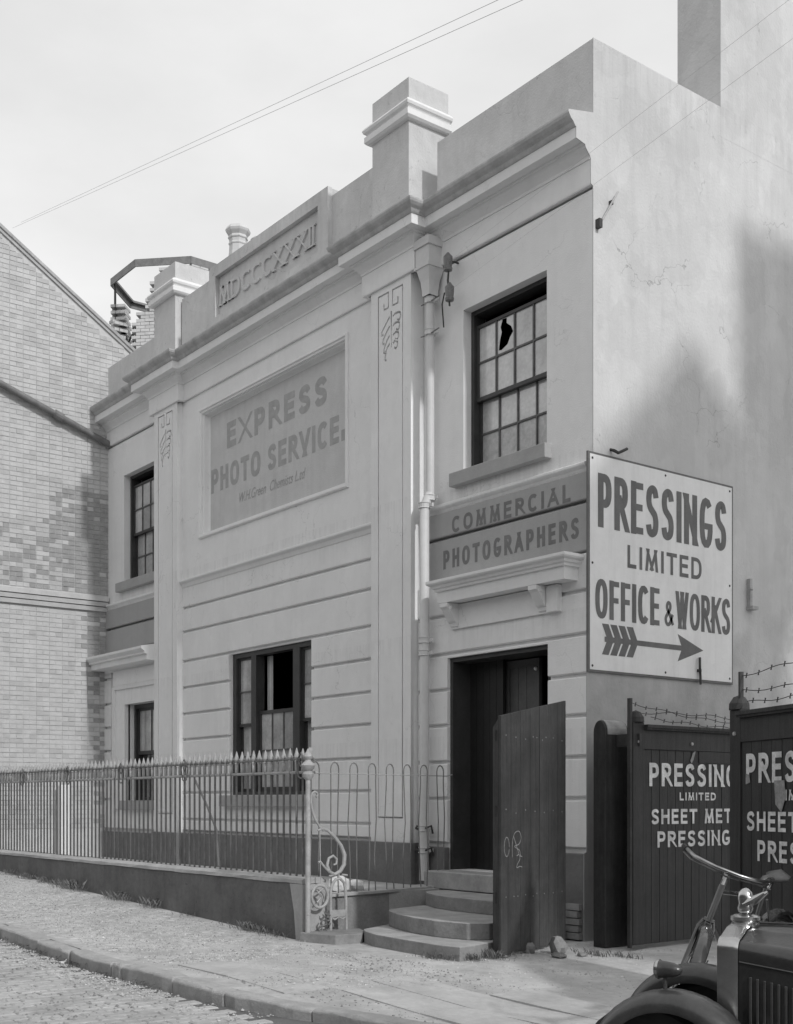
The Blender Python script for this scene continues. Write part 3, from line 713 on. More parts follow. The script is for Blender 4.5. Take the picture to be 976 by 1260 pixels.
ypoly([(1.30, zc - .15), (1.74, zc), (1.36, zc), (1.36, zc - .03)][:4]); ypoly([(1.30, zc + .15), (1.36, zc + .03), (1.36, zc), (1.74, zc)])
for k in range(4):
    y = .10 + k * .125
    for sgn in (1, -1): ypoly([(y, zc + sgn * .16), (y + .10, zc + sgn * .16), (y + .175, zc + sgn * .012), (y + .075, zc + sgn * .012)], .0278 + .0002 * k)
ypoly([(.14, zc - .028), (.62, zc - .028), (.62, zc + .028), (.14, zc + .028)], .0288)
a.build('arrow', sign_grey, sg)

# ================================================================== BRICK BUILDING ON THE LEFT
N_ = empty('brick_building', (-15, -1, 0), 'tall brick gable wall with a sloping pipe at the left edge', 'building')
vz = lambda y: 9.68 - .64 * (y - .42)
NF = -2.75
gpoly = [(NF, 0), (NF, vz(NF)), (4.0, vz(4.0)), (4.0, 0)]
MB().prism(gpoly, -17.9, -11.905).build('wall', mortar_l, N_)
MB().prism([(NF, vz(NF) - .0), (4.0, vz(4.0)), (4.0, vz(4.0) + .07), (NF, vz(NF) + .07)], -17.9, -11.84).build('verge', coping_m, N_, bevel=.01)
MB().prism([(NF, vz(NF) - .06), (4.0, vz(4.0) - .06), (4.0, vz(4.0) - .001), (NF, vz(NF) - .001)], -11.904, -11.87).build('verge_board', brick_m, N_)
# more dark bricks in the zones beside the facade

meshes = {}
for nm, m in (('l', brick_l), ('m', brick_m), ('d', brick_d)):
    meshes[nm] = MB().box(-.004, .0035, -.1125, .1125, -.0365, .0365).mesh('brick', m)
allb = []; bh, bl = .082, .235
nz = int((11.8 - 1.0) / bh)
for j in range(nz):
    z = 1.0 + j * bh
    if 4.80 < z < 5.12: continue
    hd = j % 2 == 1; bw_ = bl / 2 if hd else bl
    off = bl / 4 if hd else 0
    nb = int(4.3 / bw_)
    for i in range(nb):
        y = NF + .12 + off + i * bw_
        if y > 1.0 or z > vz(y + .11) - .06: continue
        if z < 7.0 and y > .12: continue
        pr = random.random()
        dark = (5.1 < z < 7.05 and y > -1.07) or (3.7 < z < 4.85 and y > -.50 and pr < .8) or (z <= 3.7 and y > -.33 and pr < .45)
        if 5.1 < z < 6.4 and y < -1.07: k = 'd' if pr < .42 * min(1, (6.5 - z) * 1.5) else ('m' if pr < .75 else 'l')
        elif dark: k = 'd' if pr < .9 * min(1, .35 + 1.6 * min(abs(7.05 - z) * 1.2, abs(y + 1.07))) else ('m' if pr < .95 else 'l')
        elif z > 8.3: k = 'm' if pr < .42 else 'l'
        else: k = 'm' if pr < .16 else 'l'
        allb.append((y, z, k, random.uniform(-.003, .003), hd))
allb.sort(key=lambda b: abs(b[0] + .9) + abs(b[1] - 5.5) * .1)
rest = {'l': MB(), 'm': MB(), 'd': MB()}
for i, (y, z, k, dx, hd) in enumerate(allb):
    hw = .0535 if hd else .1125
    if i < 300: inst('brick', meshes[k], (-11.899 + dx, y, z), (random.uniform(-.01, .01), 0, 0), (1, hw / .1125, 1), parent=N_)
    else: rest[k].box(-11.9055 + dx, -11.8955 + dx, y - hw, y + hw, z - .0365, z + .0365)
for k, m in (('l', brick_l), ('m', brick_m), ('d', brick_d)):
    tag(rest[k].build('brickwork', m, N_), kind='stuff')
for z0, z1, d in ((5.02, 5.10, .05), (4.93, 5.005, .035), (4.84, 4.915, .02)):
    box('string_course', brick_l if z0 > 5 else brick_m, -11.9, -11.9 + d + .03, NF, .0 - .02, z0, z1, N_)
pt = [(-11.80, y, 8.45 - .347 * (y + 1.76)) for y in (-2.9, -2.2, -1.5, -1.1, -.7, -.3, .02)]
pp = MB().tube(pt, .058, 12).build('drainpipe', iron_mid, N_, smooth=True)
MB().tube([(-11.80, -1.05, 8.205), (-11.80, -.90, 8.15)], .078, 12).build('pipe_socket', iron_mid, pp)

# ================================================================== RUINED TOWER AND CHIMNEY POT BEHIND
T = empty('ruined_tower', (-17.5, 5.2, 0), 'ruined octagonal brick tower with a bare iron ring on top', 'tower')
cx, cy, rr = -18.25, 4.84, 1.70
def octp(k, r, z): a = R(-157.5 + 45 * k); return (cx + r * math.cos(a), cy + r * math.sin(a), z)
for k in range(8):
    p, q = Vector(octp(k, rr, 14.02)), Vector(octp(k + 1, rr, 14.02)); d = (q - p).normalized(); nrm = Vector((d.y, -d.x, 0))
    M = Matrix((( d.x, nrm.x, 0, p.x), (d.y, nrm.y, 0, p.y), (0, 0, 1, p.z), (0, 0, 0, 1)))
    MB().box(-.02, (q - p).length + .02, -.06, .06, 0, .05, M).box(-.02, (q - p).length + .02, .03, .06, -.12, 0, M).build('ring_beam', iron_mid, T)
tb = MB(); tbd = MB()
tk = MB().box(-.105, .105, -.055, .055, -.034, .034)
def twall(k, t0, t1, hfun, m_alt=.3):
    p, q = Vector(octp(k, rr, 0)), Vector(octp(k + 1, rr, 0)); d = (q - p).normalized(); nrm = Vector((d.y, -d.x, 0)); ln = (q - p).length
    for j in range(60):
        z = 9.6 + j * .078
        for i in range(int(ln / .22) + 1):
            s = i * .22 + (.11 if j % 2 else 0)
            if s / ln < t0 or s / ln > t1 or z > hfun(s / ln): continue
            for dep in (.0, .12, .24):
                c = p + d * s + nrm * (-dep + random.uniform(-.008, .008))
                M = Matrix(((d.x, nrm.x, 0, c.x), (d.y, nrm.y, 0, c.y), (0, 0, 1, z), (0, 0, 0, 1)))
                (tb if random.random() > m_alt else tbd).box(-.105, .105, -.055, .055, -.034, .034, M)
hh = random.Random(3)
jag = [hh.uniform(-.25, .2) for _ in range(200)]
import itertools
TW = [(0, .62, 1.0, lambda t: 13.85 - 1.2 * (1 - t)), (2, 0, 1, lambda t: min(13.9, 12.75 + 2.3 * t)), (3, 0, 1, lambda t: 13.98), (4, 0, 1, lambda t: 13.9), (5, 0, 1, lambda t: 13.6 - .8 * t), (6, 0, 1, lambda t: 12.5 - .3 * t), (7, 0, .6, lambda t: 12.3 + 1.1 * t), (1, 0, .14, lambda t: 13.3), (1, .14, 1, lambda t: 10.9)]
for n_, (k, t0, t1, zt) in enumerate(TW):
    twall(k, t0, t1, lambda t, zt=zt, n_=n_: zt(t) - .15 + jag[int(t * 10) + n_ * 14])
tag(tb.build('brickwork', brick_l, T), kind='stuff'); tag(tbd.build('brickwork', brick_m, T), kind='stuff')
MB().tube([octp(1, rr - .05, 11.0), octp(1, rr - .05, 13.98)], .03, 6).tube([(-18.2, 3.3, 10.5), (-18.2, 3.3, 12.5)], .025, 6).tube([(-17.85, 3.3, 10.5), (-17.85, 3.3, 12.6)], .025, 6).tube([(-18.6, 3.3, 12.1), (-17.6, 3.3, 12.55)], .025, 6).tube([(-18.6, 3.3, 11.7), (-17.6, 3.3, 11.9)], .025, 6).build('iron_bar', iron_m, T)
box('tower_base', brick_m, cx - 1.7, cx + 1.7, cy - 1.7, cy + 1.7, 0, 9.6, T)
K = empty('chimney_stack', (-10.7, 2, 8.5), 'pale octagonal chimney pot rising behind the date panel', 'chimney')
box('stack', brick_m, -11.2, -9.9, 1.75, 2.25, 8.5, 11.15, K)
MB().lathe([(.21, 0), (.20, .12), (.165, .4), (.16, .52), (.175, .54), (.175, .56), (.16, .58), (.165, .63), (.185, .65), (.185, .67), (.17, .70), (.22, .76), (.235, .80), (.20, .86), (.12, .87)], (-10.72, 2, 11.05), 8).build('chimney_pot', pot_m, K)
MB().lathe([(.12, 0), (.12, .2), (.14, .24), (.13, .3), (.08, .34)], (-10.02, 2, 11.14), 8).build('chimney_pot', iron_light, K)

# ================================================================== YARD NEIGHBOUR (out of frame on the right; throws the shadow on the side wall)
Yb = empty('yard_building', (8, 3, 0), 'brick gabled workshop across the yard, beyond the right edge', 'building')
YX = 9.3
MB().prism([(-.75, 0), (-.75, 10.6), (1.38, 12.7), (3.0, 11.2), (3.0, 0)], YX, YX + 6).build('wall', brick_m, Yb)
MB().prism([(-.9, 10.45), (1.38, 12.71), (3.15, 11.06), (3.15, 11.13), (1.38, 12.78), (-.9, 10.52)], YX - .1, YX + 6.1).build('roof', roof_m, Yb)
MB().box(YX, YX + 1.2, 2.2, 3.7, 10.5, 14.4).build('chimney_stack', brick_m, Yb)
OT = empty('light_block_terrace', (-5, -18, 0), 'unseen brick terrace behind the camera, added to hold back skylight and bounce', 'building')  # added out of view to cut skylight and bounce on the facade
MB().prism([(-26, 0), (-26, 7.0), (-21.5, 9.6), (-17, 7.0), (-17, 0)], -45, 32).build('wall', terrace_m, OT)
MB().prism([(-26.3, 7.0), (-21.5, 9.75), (-16.7, 7.0), (-16.7, 6.9), (-21.5, 9.62), (-26.3, 6.9)], -45.1, 32.1).build('roof', roof_m, OT)
for k in range(14):
    for zz in (1.2, 4.4): box('window', glass_dk, -42 + k * 5.2, -40.8 + k * 5.2, -17.0, -16.97, zz, zz + 1.7, OT)
# ================================================================== GROUND
def sheet(name, xs, ys, zf, m, kind='structure'):
    vs = [(x, y, zf(x, y)) for y in ys for x in xs]; nx = len(xs)
    fs = [(j * nx + i, j * nx + i + 1, (j + 1) * nx + i + 1, (j + 1) * nx + i) for j in range(len(ys) - 1) for i in range(nx - 1)]
    o = MB().add(vs, fs).build(name, m); return tag(o, kind=kind)
KY = -4.55
def ky(x): return KY + (0 if x < .2 else .13 * (x - .2) ** 1.6 if x < 2.6 else .13 * 2.4 ** 1.6)
def road_z(x): return gz(x) - .115
xs = [-60, -30, -20, -16] + [-12 + .5 * i for i in range(44)] + [12, 20, 40, 80]
sheet('road', xs, [-60, -30, -14, -10] + [-8 + .25 * i for i in range(30)] + [2, 40, 90], lambda x, y: road_z(x) - .012, road_base)
# pavement base
def pz(x, y):
    z = gz(x)
    if x > .3: z -= min(.10, .05 * (x - .3)) * (1 if y < -1.0 else max(0, -y))
    return z
pv = [x for x in xs if -16 <= x <= 9.5]
vs = []; ysn = 24
for x in pv:
    for j in range(ysn):
        t = j / (ysn - 1); y0 = ky(x); y = y0 + (9 - y0) * t ** 1.8
        vs.append((x, y, pz(x, y) + random.uniform(-.004, .004) * (1 if x > -1 else .3)))
fs = [(i * ysn + j, (i + 1) * ysn + j, (i + 1) * ysn + j + 1, i * ysn + j + 1) for i in range(len(pv) - 1) for j in range(ysn - 1)]
tag(MB().add(vs, fs).build('pavement', joint_m, smooth=True), kind='structure')
# kerb stones
kb = empty('kerb', (-3, KY, 0), kind='structure'); x = -13.0; kr = random.Random(5)
while x < 2.7:
    ln = kr.choice([.95, 1.15, 1.3, .8]) if not (-1.55 < x < -1.2) else .22
    xa, xb = x, x + ln - .015; y = ky((xa + xb) / 2)
    m_ = MB(); dz = kr.uniform(-.012, .008); drop = 0 if xa < .2 else -.03 * (xa - .2)
    prof = [(-.14, -.2), (-.145, -.01), (-.125, .008), (0, .012), (.02, .008), (.02, -.2)]
    k = len(prof); q_ = 6; vs = []
    for i in range(q_ + 1):
        xx = xa + (xb - xa) * i / q_; e = .012 if i in (0, q_) else 0
        for u, w in prof:
            j1 = kr.uniform(-.009, .009) if u < 0 else 0
            vs.append((xx, ky(xx) + u + j1 + (e if u < -.1 else 0), gz(xx) + dz + (0 if xx < .2 else -.03 * (xx - .2)) + w + (kr.uniform(-.007, .004) - e * .5 if w > -.1 else 0)))
    fs = [tuple(range(k)), tuple(q_ * k + j for j in range(k))[::-1]] + [(i * k + j, i * k + (j + 1) % k, (i + 1) * k + (j + 1) % k, (i + 1) * k + j) for i in range(q_) for j in range(k)]
    m_.add(vs, fs).build('kerb_stone', kerb_m, kb, bevel=.012); x += ln
# setts of the road: rows across, running lengthwise bonded
def setts(parent, name, area, lx, ly, top, m, mstuff, h=.05, count=300, gap=.012, jit=.004, along='X', cond=None, rise=.006):
    x0, x1, y0, y1 = area; L_ = []
    nx, ny = int((x1 - x0) / lx), int((y1 - y0) / ly)
    for i in range(nx):
        for j in range(ny):
            o = (.5 * lx if (along == 'X' and j % 2) else 0); p = (.5 * ly if (along == 'Y' and i % 2) else 0)
            x, y = x0 + (i + .5) * lx + o, y0 + (j + .5) * ly + p
            if cond and not cond(x, y): continue
            L_.append((x, y))
    L_.sort(key=lambda q: (q[0] - CX) ** 2 + (q[1] - CY) ** 2)
    # only count the ones the camera can see
    vis = lambda q: -.335 < ((q[0] - CX) * -fy * -1 * 0 + ((q[0] - CX) * fy + (q[1] - CY) * -fx * 1) / max(.1, (q[0] - CX) * fx + (q[1] - CY) * fy)) < .335
    A = [q for q in L_ if vis(q)][:count]; As = set(A)
    me = []
    for s_ in range(4):
        b = .010; w, d = lx / 2 - gap / 2, ly / 2 - gap / 2; t = MB()
        vs = [(-w, -d, -h), (w, -d, -h), (w, d, -h), (-w, d, -h), (-w, -d, -b), (w, -d, -b), (w, d, -b), (-w, d, -b),
              (-w + b, -d + b, random.uniform(-.003, .002)), (w - b, -d + b, random.uniform(-.003, .002)), (w - b, d - b, random.uniform(-.003, .002)), (-w + b, d - b, random.uniform(-.003, .002))]
        t.add(vs, [(0, 1, 5, 4), (1, 2, 6, 5), (2, 3, 7, 6), (3, 0, 4, 7), (4, 5, 9, 8), (5, 6, 10, 9), (6, 7, 11, 10), (7, 4, 8, 11), (8, 9, 10, 11)]); me.append((t, t.mesh(name, m)))
    st = MB()
    for (x, y) in L_:
        s_ = random.randrange(4); z = top(x, y) + rise + random.uniform(-jit, jit)
        if (x, y) in As: inst(name, me[s_][1], (x, y, z), (random.uniform(-.01, .01), random.uniform(-.012, .012), random.uniform(-.01, .01)), parent=parent)
        else: st.add([(vx + x, vy + y, vz_ + z) for vx, vy, vz_ in me[s_][0].v], me[s_][0].f)
    if st.v: tag(st.build('sett_field', mstuff, parent), kind='stuff')
rd = empty('road_surface', (0, -6, -.1), kind='structure')
setts(rd, 'road_sett', (-9, 4.6, -8.2, -4.7), .13, .24, lambda x, y: road_z(x) - .004, road_m, road_m, along='Y', cond=lambda x, y: y < ky(x) - .16 and (x < 2.2 or y < -5), rise=.004)
pvs = empty('pavement_surface', (-3, -3.5, 0), kind='structure')
setts(pvs, 'pavement_sett', (-11, -.9, -4.5, -2.44), .23, .115, lambda x, y: gz(x) - .004, sett_m, sett_m, gap=.010, cond=lambda x, y: y > ky(x) + .03 and y < -2.46, rise=.0045, jit=.003)
# flagstones on the crossing
fr_ = random.Random(11); y = -4.30
for j in range(4):
    x = -.9 + fr_.uniform(-.3, .3) * (j % 2)
    while x < 3.2:
        ln = fr_.uniform(.7, 1.05); y1 = y + .44
        if y > ky(x + ln) + .02 and not (y1 > -2.55 and x < .9):
            xa, xb = x + .006, x + ln - .006; ya, yb_ = y + .006, y1 - .006
            dz = fr_.uniform(-.004, .004)
            t = MB(); vs = []
            for (px, py) in ((xa, ya), (xb, ya), (xb, yb_), (xa, yb_)): vs.append((px, py, pz(px, py) - .03))
            for (px, py) in ((xa, ya), (xb, ya), (xb, yb_), (xa, yb_)): vs.append((px, py, pz(px, py) + .008 + dz))
            t.add(vs, [(0, 1, 2, 3), (4, 5, 6, 7), (0, 1, 5, 4), (1, 2, 6, 5), (2, 3, 7, 6), (3, 0, 4, 7)]).build('flagstone', flag_m, pvs)
        x += ln
    y += .45
# front area behind the railings
tag(box('area_paving', coping_m, -12.0, -2.02, -2.25, -.1, -.05, .44), kind='structure')
# gravel and dirt
def pebble(mb, x, y, z, s, rnd):
    k = len(mb.v); vs = []
    for a in range(5):
        t = a * 1.2566 + rnd.uniform(-.3, .3); vs.append((x + s * math.cos(t) * rnd.uniform(.7, 1.2), y + s * math.sin(t) * rnd.uniform(.7, 1.2), z - s * .2))
    vs.append((x + rnd.uniform(-.3, .3) * s, y + rnd.uniform(-.3, .3) * s, z + s * rnd.uniform(.3, .8)))
    mb.add(vs, [(i, (i + 1) % 5, 5) for i in range(5)])
gr = MB(); rnd = random.Random(2)
for _ in range(26000):
    x = rnd.uniform(-11, 1.2); y = rnd.triangular(-4.5, -2.5, -3.7)
    if rnd.random() < .25: y = rnd.uniform(-5.1, -4.6)
    base = gz(x) if y > ky(x) else road_z(x)
    if ky(x) - .16 < y < ky(x) + .02 or (x > 0 and rnd.random() < .8): continue
    pebble(gr, x, y, base + .002, rnd.choice([.004, .006, .008, .012]) * rnd.uniform(.7, 1.3), rnd)
for _ in range(2600):
    x, y = rnd.uniform(-.3, 3.2), rnd.gauss(-1.3, .7)
    if y > .2: continue
    pebble(gr, x, y, pz(x, y), rnd.choice([.005, .008, .014]), rnd)
tag(gr.build('gravel', gravel_m), kind='stuff')
g2 = MB()
for _ in range(9000):
    x = rnd.uniform(-10.5, 2.8); y = rnd.uniform(-4.45, -2.5) if rnd.random() < .7 else rnd.uniform(-6.6, -4.75)
    if abs(y - ky(x)) < .17: continue
    pebble(g2, x, y, (pz(x, y) if y > ky(x) else road_z(x)) + .002, rnd.choice([.005, .008, .011, .018 if rnd.random() < .15 else .006]), rnd)
tag(g2.build('grit', stone_m), kind='stuff')
for i_, (x, y) in enumerate(((-4.6, -3.1), (-2.9, -4.1), (-6.2, -3.6), (-.9, -3.0), (1.2, -2.4))):
    r_ = random.Random(i_); c_ = [(x + r_.uniform(-.05, .05), y + r_.uniform(-.03, .03), pz(x, y) + r_.uniform(.008, .03)) for _ in range(4)]
    MB().add(c_, [(0, 1, 2), (0, 2, 3)]).build('litter', paper)
    o = bpy.data.objects['litter' + ('.%03d' % i_ if i_ else '')]; tag(o, ('pale litter scrap on the pavement below the railings', 'pale litter scrap near the kerb in the middle of the pavement', 'pale litter scrap at the far left of the pavement', 'pale litter scrap in front of the steps', 'pale litter scrap on the ground before the gates')[i_], 'litter')
# weeds along the walls
wd = MB()
def tuft(x, y, z, n, h, spread=.08):
    for _ in range(n):
        a = rnd.uniform(0, 6.28); l_ = h * rnd.uniform(.4, 1.1); bx, by = x + rnd.gauss(0, spread), y - abs(rnd.gauss(0, spread * .5))
        dx, dy = math.cos(a) * l_ * .6, math.sin(a) * l_ * .6; w_ = .004
        wd.add([(bx - w_, by, z), (bx + w_, by, z), (bx + dx * .5 + w_, by + dy * .5, z + l_ * .7), (bx + dx, by + dy, z + l_)], [(0, 1, 2, 3)])
        if rnd.random() < .5:
            lx, ly, lz = bx + dx * .6, by + dy * .6, z + l_ * .7; s_ = .014
            wd.add([(lx, ly, lz), (lx + s_, ly - s_, lz + .004), (lx + 2 * s_, ly, lz + s_), (lx + s_, ly + s_, lz + s_)], [(0, 1, 2, 3)])
for (x, n, h) in ((-8.6, 60, .10), (-8.1, 40, .10), (-7.7, 130, .15), (-7.3, 40, .10), (-6.15, 70, .12), (-5.9, 25, .1), (-5.1, 45, .14), (-4.2, 20, .06), (-3.2, 20, .06), (-2.75, 110, .10), (-2.5, 60, .09), (-2.2, 30, .06), (-9.3, 60, .1), (-10, 60, .1)):
    tuft(x, -2.43, gz(x), n, h, .13)
for (x, y, n, h) in ((.28, -1.95, 190, .07), (.18, -2.1, 80, .07), (.35, -1.72, 120, .09), (.75, -.75, 70, .07), (1.0, -.6, 60, .06), (.05, -2.2, 50, .06)):
    tuft(x, y, pz(x, y), n, h, .10)
for _ in range(26):
    x = rnd.uniform(-8, .3); tuft(x, ky(x) - .16, road_z(x), rnd.randrange(4, 16), .05, .12)
tag(wd.build('weeds', weed_m), kind='stuff')
# rubble
def rock(x, y, s, label, seed, m=stone_m):
    r_ = random.Random(seed); bm_ = bmesh.new(); bmesh.ops.create_icosphere(bm_, subdivisions=2, radius=1)
    fs_ = [r_.uniform(.75, 1.15) for _ in range(6)]
    for v in bm_.verts:
        d = v.co.normalized(); q = .82 + .25 * math.sin(d.x * 3 * fs_[0] + seed) * math.cos(d.y * 4 * fs_[1]) + r_.uniform(-.06, .06)
        v.co = Vector((d.x * s[0], d.y * s[1], d.z * s[2])) * q
        v.co.z = round(v.co.z / (s[2] * .45)) * s[2] * .45 * .5 + v.co.z * .5
    me = bpy.data.meshes.new('rubble'); bm_.to_mesh(me); bm_.free(); me.materials.append(m)
    o = bpy.data.objects.new('rubble', me); o.location = (x, y, pz(x, y) + s[2] * .55); COL.objects.link(o)
    return tag(o, label, 'stone', 'rubble at the foot of the leaning gate')
rock(.50, -1.02, (.10, .09, .12), 'largest upright broken stone by the foot of the wooden leaf', 3)
rock(.30, -1.20, (.09, .07, .07), 'rounded mid sized stone left of the upright broken stone', 5)
rock(.66, -1.16, (.10, .08, .035), 'flat dark stone lying in front of the upright broken stone', 8)
rock(.72, -.92, (.06, .05, .03), 'small stone nearest the timber gate post', 9)
rock(.14, -1.62, (.045, .04, .03), 'small stone at the near end of the wooden leaf', 12)
rock(.42, -1.62, (.035, .04, .02), 'pebble just in front of the wooden leaf corner', 14)
o = MB().add([(-2.38, -4.76, -.10), (-2.30, -4.78, -.10), (-2.28, -4.74, -.07), (-2.35, -4.71, -.055), (-2.32, -4.80, -.07)], [(0, 1, 2), (0, 2, 3), (0, 4, 1), (1, 4, 2)]).build('paper_scrap', paper)
tag(o, 'crumpled white paper scrap in the gutter by the kerb', 'paper')

# ================================================================== LOW WALL, RAILINGS, POST, BOWED FENCE
LW = empty('low_wall', (-7, -2.4, 0), 'dark rendered low wall with a pale coping under the spiked railings', 'wall')
x0, x1 = -13.5, -1.80
vs = [(x0, -2.4, gz(x0) - .1), (x1, -2.4, -.1), (x1, -2.12, -.1), (x0, -2.12, gz(x0) - .1), (x0, -2.4, .60), (x1, -2.4, .585), (x1, -2.12, .585), (x0, -2.12, .60)]
MB().add(vs, [(0, 3, 2, 1), (4, 5, 6, 7), (0, 1, 5, 4), (1, 2, 6, 5), (2, 3, 7, 6), (3, 0, 4, 7)]).build('wall', lowwall_m, LW)
cp = MB(); n = 40; rr_ = random.Random(4)
prev = None
prof = [(-2.415, .585), (-2.41, .62), (-2.36, .645), (-2.18, .65), (-2.115, .625), (-2.11, .585)]
rings = []
for i in range(n + 1):
    x = x0 + (x1 + .0 - x0) * i / n; rings.append([(x, y + rr_.uniform(-.006, .006) * (y < -2.3), z + .004 + rr_.uniform(-.005, .004)) for y, z in prof])
k = len(prof); fs = []
for i in range(n):
    for j in range(k): fs.append((i * k + j, i * k + (j + 1) % k, (i + 1) * k + (j + 1) % k, (i + 1) * k + j))
fs += [tuple(range(k)), tuple(n * k + j for j in range(k))]
cp.add([q for g in rings for q in g], fs).build('coping', coping_m, LW)
MB().add([(x1 + .001, -2.405, -.08), (x1 + .012, -2.405, -.08), (x1 + .012, -2.10, -.08), (x1 + .001, -2.10, -.08), (x1 - .06 + .061, -2.405, .56), (x1 + .012, -2.40, .56), (x1 + .012, -2.12, .6), (x1 + .001, -2.12, .6)], [(0, 3, 2, 1), (4, 5, 6, 7), (0, 1, 5, 4), (1, 2, 6, 5), (2, 3, 7, 6), (3, 0, 4, 7)]).prism([(-2.03, .584), (-1.787, .584), (-1.787, -.09), (-1.90, -.09), (-1.95, .3)], -2.412, -2.105, 'Y').build('wall_end', coping_m, LW)

RA = empty('spiked_railing', (-7, -2.27, .6), 'long row of spiked iron railings with arrow finials on the low wall', 'railing')
RY = -2.27
MB().tube([(-13.4, RY, 1.745), (-7, RY, 1.74), (-4, RY, 1.745), (-1.74, RY, 1.745)], .016, 8).build('top_rail', iron_light, RA)
MB().tube([(-13.4, RY, 1.885), (-1.80, RY, 1.885)], .012, 8).build('finial_rail', iron_mid, RA)
pk = MB().tube([(0, 0, .62), (0, 0, 1.87)], .0125, 8).mesh('picket', iron_mid, True)
fn = MB().lathe([(.012, 0), (.024, .012), (.024, .022), (.012, .03), (.014, .04), (.030, .055), (.032, .065), (.020, .10), (.008, .145), (.002, .16)], (0, 0, 0), 8).mesh('finial', iron_light, True)
sl = MB().lathe([(.012, 0), (.020, .01), (.020, .10), (.012, .11)], (0, 0, 0), 8).mesh('collar', iron_light, True)
x = -1.87; i = 0
while x > -13.3:
    tilt = rnd.gauss(0, .006); p = inst('picket', pk, (x, RY, 0), (tilt * .5, tilt, 0), parent=RA)
    WM[p.name] = Matrix.LocRotScale(Vector((x, RY, 0)), p.rotation_euler, Vector((1, 1, 1)))
    fz = 1.865
    q = bpy.data.objects.new('finial', fn); q.parent = p; q.location = (0, 0, fz - .02 + rnd.uniform(-.008, .005)); COL.objects.link(q)
    q = bpy.data.objects.new('collar', sl); q.parent = p; q.location = (0, 0, 1.755); COL.objects.link(q)
    x -= .1255; i += 1
for x in (-2.0, -4.6, -6.4, -8.2, -10.0):
    c = MB()
    for s_ in (-1, 1):
        pts = [(x + s_ * (.10 - .02 * t) * math.cos(t) * .8, RY - .02, 1.84 + (.07 - .008 * t) * math.sin(t)) for t in [u * .4 for u in range(13)]]
        c.tube(pts, .008, 6)
        c.tube([(x, RY - .02, 1.95), (x + s_ * .05, RY - .02, 1.90), (x + s_ * .09, RY - .02, 1.86), (x + s_ * .05, RY - .02, 1.70), (x, RY - .02, 1.68)], .008, 6)
    c.build('scroll_ornament', iron_mid, RA)
o = MB().tube([(-4.5, -2.2, 1.7), (-4.3, -2.15, 1.4), (-4.15, -2.1, 1.1), (-4.1, -2.1, .66)], .014, 6).build('stay_bar', iron_mid, RA)

PO = empty('railing_post', (-1.7, -2.4, 0), 'white cast iron end post with a scrolled bracket beside the steps', 'post')
MB().tube([(-1.7, -2.4, 0), (-1.7, -2.4, .1), (-1.7, -2.4, 1.68)], .030, 12, radii=[.05, .028, .026]).build('shaft', iron_light, PO, smooth=True)
MB().lathe([(.03, 1.66), (.055, 1.69), (.06, 1.72), (.04, 1.75), (.065, 1.78), (.075, 1.81), (.05, 1.84), (.035, 1.85), (.03, 1.865), (.045, 1.885), (.05, 1.90), (.035, 1.93), (.02, 1.95), (.008, 1.975)], (-1.7, -2.4, 0), 12).build('finial', iron_light, PO, smooth=True)
MB().lathe([(.055, 0), (.05, .05), (.035, .09)], (-1.7, -2.4, -.02), 12).build('foot', iron_light, PO)
MB().tube([(-1.79, -2.33, 1.97), (-1.73, -2.35, 1.975)], .022, 8).tube([(-1.79, -2.33, 1.7), (-1.79, -2.33, 1.96)], .018, 8).tube([(-1.7, -2.4, 1.75), (-1.8, -2.32, 1.745), (-1.87, RY, 1.745)], .018, 8).build('rail_socket', iron_light, PO)
# scroll bracket: built in the plane x = -1.70 running back towards the house
def PS(u, z): return (-1.70, -2.4 + u, z)
def spiral(cu, cz, r0, r1, a0, a1, n=16): return [PS(cu + (r0 + (r1 - r0) * i / n) * math.cos(R(a0 + (a1 - a0) * i / n)), cz + (r0 + (r1 - r0) * i / n) * math.sin(R(a0 + (a1 - a0) * i / n))) for i in range(n + 1)]
up = spiral(.090, 1.50, .016, .050, -60, 190, 14)
up += [PS(.035, 1.43), PS(.05, 1.35), PS(.085, 1.26), PS(.14, 1.18), PS(.19, 1.14)]
MB().tube(up, .013, 8).build('scroll', iron_light, PO, smooth=True)
lo = [PS(*q) for q in ((.12, 1.14), (.17, 1.16), (.24, 1.14), (.33, 1.07), (.41, .98), (.455, .88), (.45, .78), (.40, .71), (.33, .68), (.265, .71), (.235, .78), (.255, .85), (.31, .875), (.355, .84), (.35, .79), (.315, .78))]
MB().tube(lo, .018, 8, radii=[.008, .014, .016, .018, .020, .022, .022, .021, .020, .018, .016, .015, .014, .013, .012, .010]).build('scroll', iron_light, PO, smooth=True)
MB().tube([PS(.125, .81), PS(.15, .82), PS(.175, .79), PS(.215, .75), PS(.27, .70)], .012, 8).tube([PS(.145, 1.14), PS(.15, .81)], .006, 6).tube([PS(.15, .81), PS(.155, .57)], .005, 6).build('scroll', iron_light, PO, smooth=True)
ci = [PS(.145 + .10 * math.cos(a), .46 + .115 * math.sin(a)) for a in [i * math.pi / 12 for i in range(25)]]
MB().tube(ci, .016, 8, cap=False).tube([PS(.19, .54), PS(.12, .50), PS(.16, .45), PS(.11, .40)], .009, 6).tube([PS(.10, .53), PS(.17, .47), PS(.19, .40)], .008, 6).build('ring', iron_light, PO, smooth=True)
hp_ = [PS(*q) for q in ((.28, .08), (.28, .50), (.30, .58), (.345, .63), (.40, .635), (.45, .59), (.47, .50), (.48, .08))]
